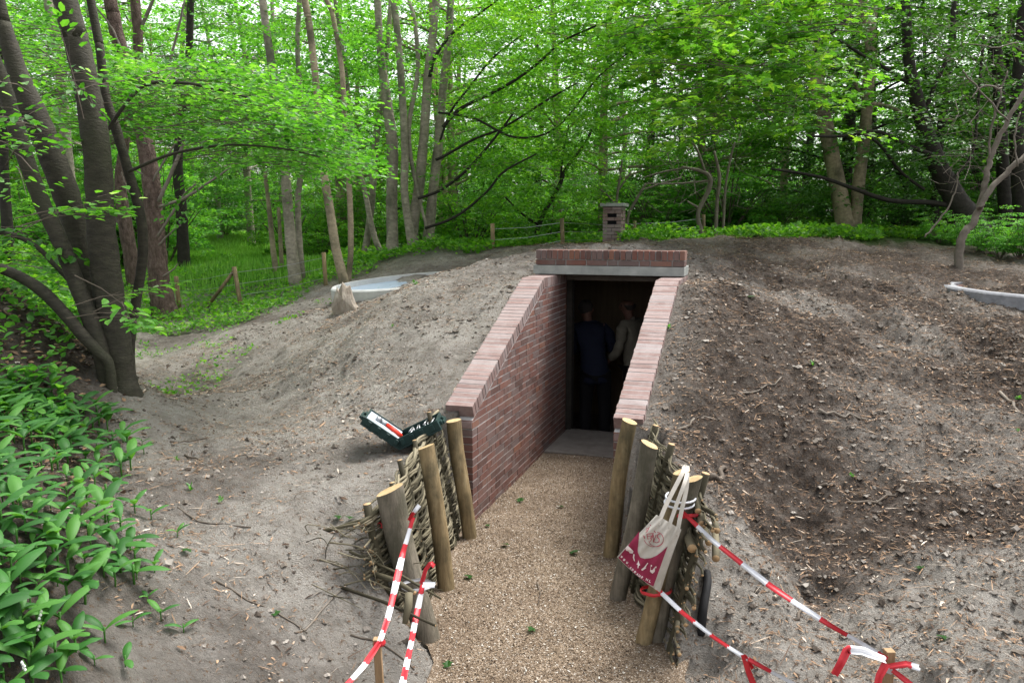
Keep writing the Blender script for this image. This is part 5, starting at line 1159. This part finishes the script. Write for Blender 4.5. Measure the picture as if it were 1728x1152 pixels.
def bush(seed, R, H, nl, leaf, lm, label, group):
    rng = np.random.default_rng(seed); rg = random.Random(seed); t = empty('woodland_shrub', (0, 0, 0), label, 'shrub', group); g = Geo(); O = []; Dr = []
    for i in range(11):
        a = rg.uniform(0, 6.28); e = Vector((math.cos(a) * R * rg.uniform(.3, .9), math.sin(a) * R * rg.uniform(.3, .9), H * rg.uniform(.55, 1)))
        p, r = smooth_path([(Vector((0, 0, -.1)), .025), (e * .5 + Vector((0, 0, .1)), .016), (e, .006)], 4); g.tube(p, r, 5, caps=False)
        for k in range(9): q = e * rg.uniform(.3, 1.05) + Vector((rg.gauss(0, .22), rg.gauss(0, .22), rg.gauss(0, .18))); q.z = max(q.z, .05); O.append(tuple(q)); a2 = a + rg.uniform(-1.5, 1.5); Dr.append((math.cos(a2), math.sin(a2), rg.uniform(-.2, .3)))
    g.build('stems', [mTwigD], t)
    O = np.array(O); a, b, c_, d_, e = sprays(rng, O, np.array(Dr), rng.uniform(.35, .75, len(O)), nl, leaf, .45, .2); leaf_obj('leaves', a, b, c_, d_, e, lm, t, 'rhomb', .8); return t
BV = [bush(201, 1.3, 1.9, 46, .075, mLeafBright, 'bright green bush in the undergrowth behind the mound', 'bright green bushes'), bush(202, 1.5, 2.3, 46, .085, mLeafMid, 'mid green bush in the undergrowth behind the mound', 'mid green bushes'), bush(203, 1.4, 1.7, 46, .07, mLeafDark, 'shaded dark green bush under the trees on the right', 'dark green bushes')]
ub = set()
def bush_at(vi, px_, D, s, hz=1.0):
    x, y = pol_xy(px_, D); z = float(Zt(x, y, False)) - .03; v = BV[vi]
    if vi not in ub: ub.add(vi); v.location = (x, y, z); v.scale = (s, s, s * hz); return
    copy_tree(v, (x, y, z), rg.uniform(0, 6.28), (s, s, s * hz))
for i in range(26):
    px_ = 500 + 830 * (i + rg.uniform(-.4, .4)) / 26; bush_at(rg.choice([0, 0, 1]), px_, rg.uniform(18.0, 22.5), rg.uniform(.6, 1.05), rg.uniform(.6, 1.0))
for i in range(16): bush_at(rg.choice([2, 2, 1]), 1180 + 600 * (i + rg.uniform(-.4, .4)) / 16, rg.uniform(18.5, 23), rg.uniform(.65, 1.1), rg.uniform(.7, 1.0))
for i in range(12): bush_at(rg.choice([1, 0]), -120 + 420 * (i + rg.uniform(-.4, .4)) / 12, rg.uniform(15.0, 20), rg.uniform(.6, 1.0), rg.uniform(.7, 1.1))
for i in range(26): bush_at(rg.choice([0, 1, 2]), -150 + 2000 * (i + rg.uniform(-.3, .3)) / 26, rg.uniform(42, 62), rg.uniform(2.2, 3.2))
for px_, D in [(330, 36), (380, 39), (430, 38), (480, 35), (520, 28), (300, 28), (560, 26), (250, 19), (230, 22)]: bush_at(rg.choice([0, 1]), px_, D, rg.uniform(1.0, 1.5))
for px_, D, s in [(1655, 13.2, .34), (1690, 12.6, .36), (1725, 12.4, .38), (1620, 14.5, .35), (1585, 15, .3)]: bush_at(1, px_, D, s, .8)

# ------------------------------------------------------------------ ground cover (uncountable)
rng = np.random.default_rng(77)
def cover(name, label, n, fn, leaf, mat_, zr=(.02, .16), kind='rhomb', asp=.8, updir=.4):
    X, Y = fn(n); n = len(X); Z = Zt(X, Y, True) + rng.uniform(zr[0], zr[1], n) * (.4 + 1.2 * np.clip(vnoise(X * 1.5, Y * 1.5, 14) + .5, 0, 1))
    th = rng.random(n) * 2 * PI; D = np.stack([np.cos(th), np.sin(th), rng.normal(updir, .35, n)], -1); Nn = UP + rng.normal(0, .45, (n, 3)) + .001
    o = leaf_obj(name, np.stack([X, Y, Z], -1), D, Nn, leaf * rng.uniform(.6, 1.3, n), rng.normal(.5, .25, n), mat_, None, kind, asp); tag(o, label, 'ground cover', None, 'stuff'); return o
def pxregion(x0, x1, D0, D1, keep=None, e=1.0):
    def f(n):
        px_ = rng.uniform(x0, x1, n); D = D0 + (D1 - D0) * rng.random(n) ** e; u = (px_ - 864) / FPX * D / cP; X = u * cT - D * sT; Y = u * sT + D * cT
        if keep is not None: k = keep(X, Y, D, px_); X, Y = X[k], Y[k]
        return X, Y
    return f
cover('undergrowth', 'low green herbs along the edge of the wood behind the mound', 62000, pxregion(560, 1800, 13.2, 24, lambda X, Y, D, p: (D > 13.6 + 1.6 * vnoise(X * .6, Y * .6, 4) + .9 * (p < 1040)) & (vnoise(X * .9, Y * .9, 41) + .5 + .10 * (D - 13.5) > .42), 1.2), .085, mLeafBright, (.02, .20))
def kl(X, Y, D, p):
    return (D > 11.7 + 1.2 * vnoise(X * .6, Y * .6, 6) + np.clip((p - 420) / 110., 0, 2.2)) & (vnoise(X * 1.4, Y * 1.4, 42) + .5 > .30 - .09 * (D - 11))
cover('meadow_herbs', 'green herbs growing round the fence and pine on the left', 34000, pxregion(150, 640, 9.6, 22, kl, 1.3), .06, mLeafBright, (.01, .12))
cover('bank_herbs', 'green leaves covering the wooded bank on the far left', 16000, pxregion(-200, 190, 9.5, 20, lambda X, Y, D, p: vnoise(X, Y, 44) + .5 > .3, 1.2), .10, mLeafBright, (.03, .5), 'oval')
cover('bank_seedlings', 'bright leaves sprouting on the dark bank left of the beech', 1100, pxregion(-120, 150, 5.0, 8.0, lambda X, Y, D, p: (vnoise(X * 1.3, Y * 1.3, 47) + .5 > .42) & (p < 95 + (D - 5) * 15)), .07, mLeafMid, (.03, .16), 'oval')
cover('sparse_herbs', 'small green seedlings thinly scattered along the foot of the slope', 2600, pxregion(225, 560, 7.8, 12.5, lambda X, Y, D, p: (vnoise(X * 1.6, Y * 1.6, 46) + .5 > .62) & (p < 330 + (D - 8) * 60)), .045, mLeafBright, (.005, .05))
X, Y = pxregion(270, 560, 14, 42, None, .8)(42000); n = len(X); Z = Zt(X, Y, False); th = rng.random(n) * 6.28
D = np.stack([np.cos(th) * .35, np.sin(th) * .35, np.ones(n)], -1); Nn = np.stack([np.cos(th), np.sin(th), np.zeros(n)], -1)
o = leaf_obj('meadow_grass', np.stack([X, Y, Z], -1), D, Nn, rng.uniform(.10, .26, n), rng.normal(.55, .25, n), mGrass, None, 'rhomb', .10); tag(o, 'bright green grass of the sunlit meadow clearing on the left', 'grass', None, 'stuff')

# ------------------------------------------------------------------ lily of the valley, seedlings, fallen leaves
def lily(seed, nlf, flower):
    rg = random.Random(seed); t = empty('lily_plant', (0, 0, 0), 'broad-leaved lily of the valley plant in the dense patch at the lower left', 'plant', 'lily of the valley plants'); a0 = rg.uniform(0, 6)
    for j in range(nlf):
        a = a0 + j * 2.4 + rg.uniform(-.4, .4); L = rg.uniform(.15, .215); W = L * rg.uniform(.27, .35); out = rg.uniform(.45, .8); vs = []; K = 8
        d = Vector((math.cos(a), math.sin(a), 0)); s = Vector((-math.sin(a), math.cos(a), 0)); h0 = rg.uniform(.05, .09); base = Vector((0, 0, h0)); p = base.copy(); el = rg.uniform(.7, 1.15)
        for i in range(K + 1):
            u = i / K; w_ = W * .5 * math.sin(PI * min(1, u * .93 + .03)) ** .75 if u < 1 else .001; e = el - u * rg.uniform(1.0, 1.3)
            f = d * math.cos(e) + Vector((0, 0, math.sin(e)));
            if i: p = p + f * L / K
            nrm = f.cross(s).normalized() * -1
            vs += [p - s * w_ - nrm * w_ * -.35, p - s * w_ * .5 - nrm * w_ * -.10, p, p + s * w_ * .5 - nrm * w_ * -.10, p + s * w_ - nrm * w_ * -.35]
        g = Geo(); tn = rg.uniform(.2, .9); g.add(vs, [[i * 5 + q_, (i + 1) * 5 + q_, (i + 1) * 5 + q_ + 1, i * 5 + q_ + 1] for i in range(K) for q_ in range(4)], 0, tn); g.build('leaf', [mLily], t, smooth=True)
    g = Geo(); g.tube([Vector((0, 0, -.03)), Vector((.003, 0, .04)), Vector((0, 0, .09))], [.005, .005, .006], 6, 0, .8); g.build('stem', [mLily], t, smooth=True)
    if flower:
        g = Geo(); P = [Vector((.01, 0, .05)), Vector((.03, .01, .13)), Vector((.06, .02, .19))]; g.tube(P, [.002, .002, .0012], 5, 0, .9); 
        for k in range(6): c = P[1].lerp(P[2], k / 5) + Vector((.008, rg.uniform(-.006, .006), -.008)); g.tube([c + Vector((0, 0, .005)), c, c - Vector((0, 0, .006))], [.002, .0055, .006], 6, 1)
        g.build('flower_stalk', [mLily, mFlower], t, smooth=True)
    return t
LV = [lily(1, 2, True), lily(2, 3, False), lily(3, 2, False), lily(4, 3, False), lily(5, 2, False), lily(6, 3, False)]
rg = random.Random(31); rngl = np.random.default_rng(8); ul = set()
polyl = [(0, 600), (40, 625), (90, 665), (190, 705), (215, 760), (225, 800), (190, 850), (165, 870), (205, 900), (225, 945), (245, 985), (150, 1015), (120, 1045), (140, 1110), (125, 1175), (-40, 1190), (-40, 700)]
cnt = 0
xs = rngl.uniform(-40, 260, 4000); ys = rngl.uniform(650, 1190, 4000); kk = in_poly(xs, ys, polyl); pts_ = list(zip(xs[kk], ys[kk])); acc = []
for (x, y) in pts_:
    if cnt >= 215: break
    sp_ = 12 + 23 * (y - 640) / 500
    if any((x - a) ** 2 + ((y - b) * 1.5) ** 2 < sp_ ** 2 for a, b in acc): continue
    acc.append((x, y))
extras = [(228, 862), (250, 1020), (262, 975), (232, 985), (272, 1050), (240, 748), (300, 915), (225, 1058), (178, 1085), (212, 1120), (243, 770), (310, 1070), (160, 1120), (255, 870)]
for (x, y) in acc[:215] + extras:
    h = hit(x, y)
    if h is None: continue
    i = rg.choice([0] + [1, 2, 3, 4, 5] * 9); v = LV[i]; s = rg.uniform(.55, 1.2) * (.62 if (x, y) in extras else 1)
    if i not in ul and (x, y) not in extras: ul.add(i); v.location = h; v.rotation_euler = (0, 0, rg.uniform(0, 6.28)); v.scale = (s, s, s); continue
    c = copy_tree(v, h, rg.uniform(0, 6.28), s)
    if (x, y) in extras: c['label'] = 'small lone lily of the valley plant on bare sand at the edge of the patch'; c['group'] = 'stray lily of the valley plants'
# seedlings
def seedling():
    t = bpy.data.meshes; rngs = np.random.default_rng(3); n = 9; th = rngs.random(n) * 6.28
    D = np.stack([np.cos(th), np.sin(th), rngs.uniform(.1, 1.2, n)], -1); Nn = UP + rngs.normal(0, .4, (n, 3)); P = np.zeros((n, 3)); P[:, 2] = rngs.uniform(.0, .05, n)
    o = leaf_obj('seedling', P, D, Nn, rngs.uniform(.03, .06, n), rngs.normal(.3, .25, n), mLeafMid, None, 'oval', .6); return tag(o, 'tiny green seedling sprouting from the bare mound', 'seedling', 'seedlings on the mound')
s0 = seedling(); first = True
for (x, y) in [(662, 550), (1128, 556), (1437, 800), (1370, 622), (320, 825), (372, 845), (298, 775), (610, 480), (640, 492), (700, 484), (1720, 665), (1716, 735)]:
    h = hit(x, y)
    if first: o = s0; first = False
    else: o = s0.copy(); C.objects.link(o)
    o.location = h; o.rotation_euler = (0, 0, rg.uniform(0, 6.28)); s = rg.uniform(.4, .9); o.scale = (s, s, s)
def fallen():
    P = np.zeros((1, 3)); o = leaf_obj('fallen_leaf', P, np.array([[1., 0, .1]]), np.array([[.1, .15, 1.]]), np.array([.085]), np.array([.1]), mLeafDark, None, 'maple', .95); return o
f0 = fallen(); first = True
for (x, y, lab) in [(878, 850, 'p'), (942, 857, 'p'), (820, 890, 'p'), (848, 922, 'p'), (962, 938, 'p'), (790, 975, 'p'), (900, 1065, 'p'), (755, 1132, 'p'), (570, 878, 's'), (590, 884, 's'), (470, 1050, 's'), (1553, 978, 's'), (1585, 1095, 's'), (1262, 508, 's'), (310, 942, 's')]:
    h = hit(x, y) if lab == 's' else None
    if h is None: d, f_ = ray(x, y); tt2 = -EYE / d[2]; X_, Y_ = d[0] * tt2, d[1] * tt2; h = Vector((X_, Y_, float(path_z(X_, Y_))))
    if first: o = f0; first = False
    else: o = f0.copy(); C.objects.link(o)
    o.location = h + Vector((0, 0, .015)); o.rotation_euler = (rg.uniform(-.2, .2), rg.uniform(-.2, .2), rg.uniform(0, 6.28)); s = rg.uniform(.55, .95); o.scale = (s, s, s)
    tag(o, 'torn green leaf lying on the gravel path' if lab == 'p' else 'torn green leaf lying on the sandy mound', 'leaf', 'green leaves on the path' if lab == 'p' else 'green leaves on the mound')
# sticks
sticks = [(1428, 846, 1522, 824, .012, 'long dark bent stick on the right slope'), (1382, 818, 1412, 826, .014, 'short dark stick left of the long one on the right slope'), (1378, 702, 1462, 712, .013, 'brown peeling stick halfway up the right slope'),
          (1200, 822, 1228, 812, .024, 'short thick charred log behind the right wattle'), (1142, 722, 1172, 714, .012, 'small brown stick near the right coping'), (1235, 660, 1318, 642, .008, 'thin pale bent twig on the upper right slope'),
          (1690, 655, 1722, 705, .016, 'grey broken branch at the right edge'), (1343, 1050, 1368, 1028, .010, 'short dark stick beside the long tape'), (298, 650, 348, 672, .014, 'pair-like brown stick at the foot of the dark beech'), (310, 760, 345, 772, .008, 'thin dark stick below the beech on sand'),
          (286, 740, 350, 736, .007, 'thin curved twig on the sand below the beech'), (300, 855, 425, 893, .005, 'long wiry dark twig on the left sand'), (365, 995, 520, 1075, .005, 'long curved root on the lower left sand'), (500, 1075, 575, 995, .006, 'pale dry stalk crossing a root at lower left'),
          (590, 1072, 700, 1130, .006, 'dark root running down to the path'), (15, 1085, 60, 1112, .010, 'dark stick among the lower left plants'), (1170, 800, 1140, 790, .010, 'bark strip behind the split post'), (905, 985, 908, 1022, .004, 'thin bent twig lying on the gravel path'), (1640, 1105, 1600, 1152, .004, 'pale dry leaf stalk at the lower right'),
          (1380, 470, 1410, 480, .010, 'dark twig high on the right mound'), (560, 560, 590, 512, .006, 'bent stem standing below the stump')]
for (x0, y0, x1, y1, r, lab) in sticks:
    a = hit(x0, y0); b = hit(x1, y1); n_ = 7; P = []
    if lab.startswith('thin bent twig lying'): a = Vector((*(ray(x0, y0)[0][:2] * (-EYE / ray(x0, y0)[0][2])), .02)); b = Vector((*(ray(x1, y1)[0][:2] * (-EYE / ray(x1, y1)[0][2])), .02))
    side = (b - a).cross(Vector((0, 0, 1))).normalized() * (b - a).length * rg.uniform(-.12, .12)
    for i in range(n_):
        u = i / (n_ - 1); p = a.lerp(b, u) + side * math.sin(PI * u) + Vector((rg.uniform(-r, r), rg.uniform(-r, r), 0)); p.z = max(float(Zt(p.x, p.y)) + r * .6, 0.01 + r if abs(p.x + 1.4) < .8 and p.y < 5 else -9); P.append(p)
    g = Geo(); g.tube(P, [r * (1 - .45 * i / n_) for i in range(n_)], 8, 0, .5, jit=.08); o = g.build('stick', [mTwigP if ('pale' in lab or 'brown' in lab or 'grey' in lab) else mTwigD], smooth=True); origin_to(o, P[0]); tag(o, lab, 'stick')
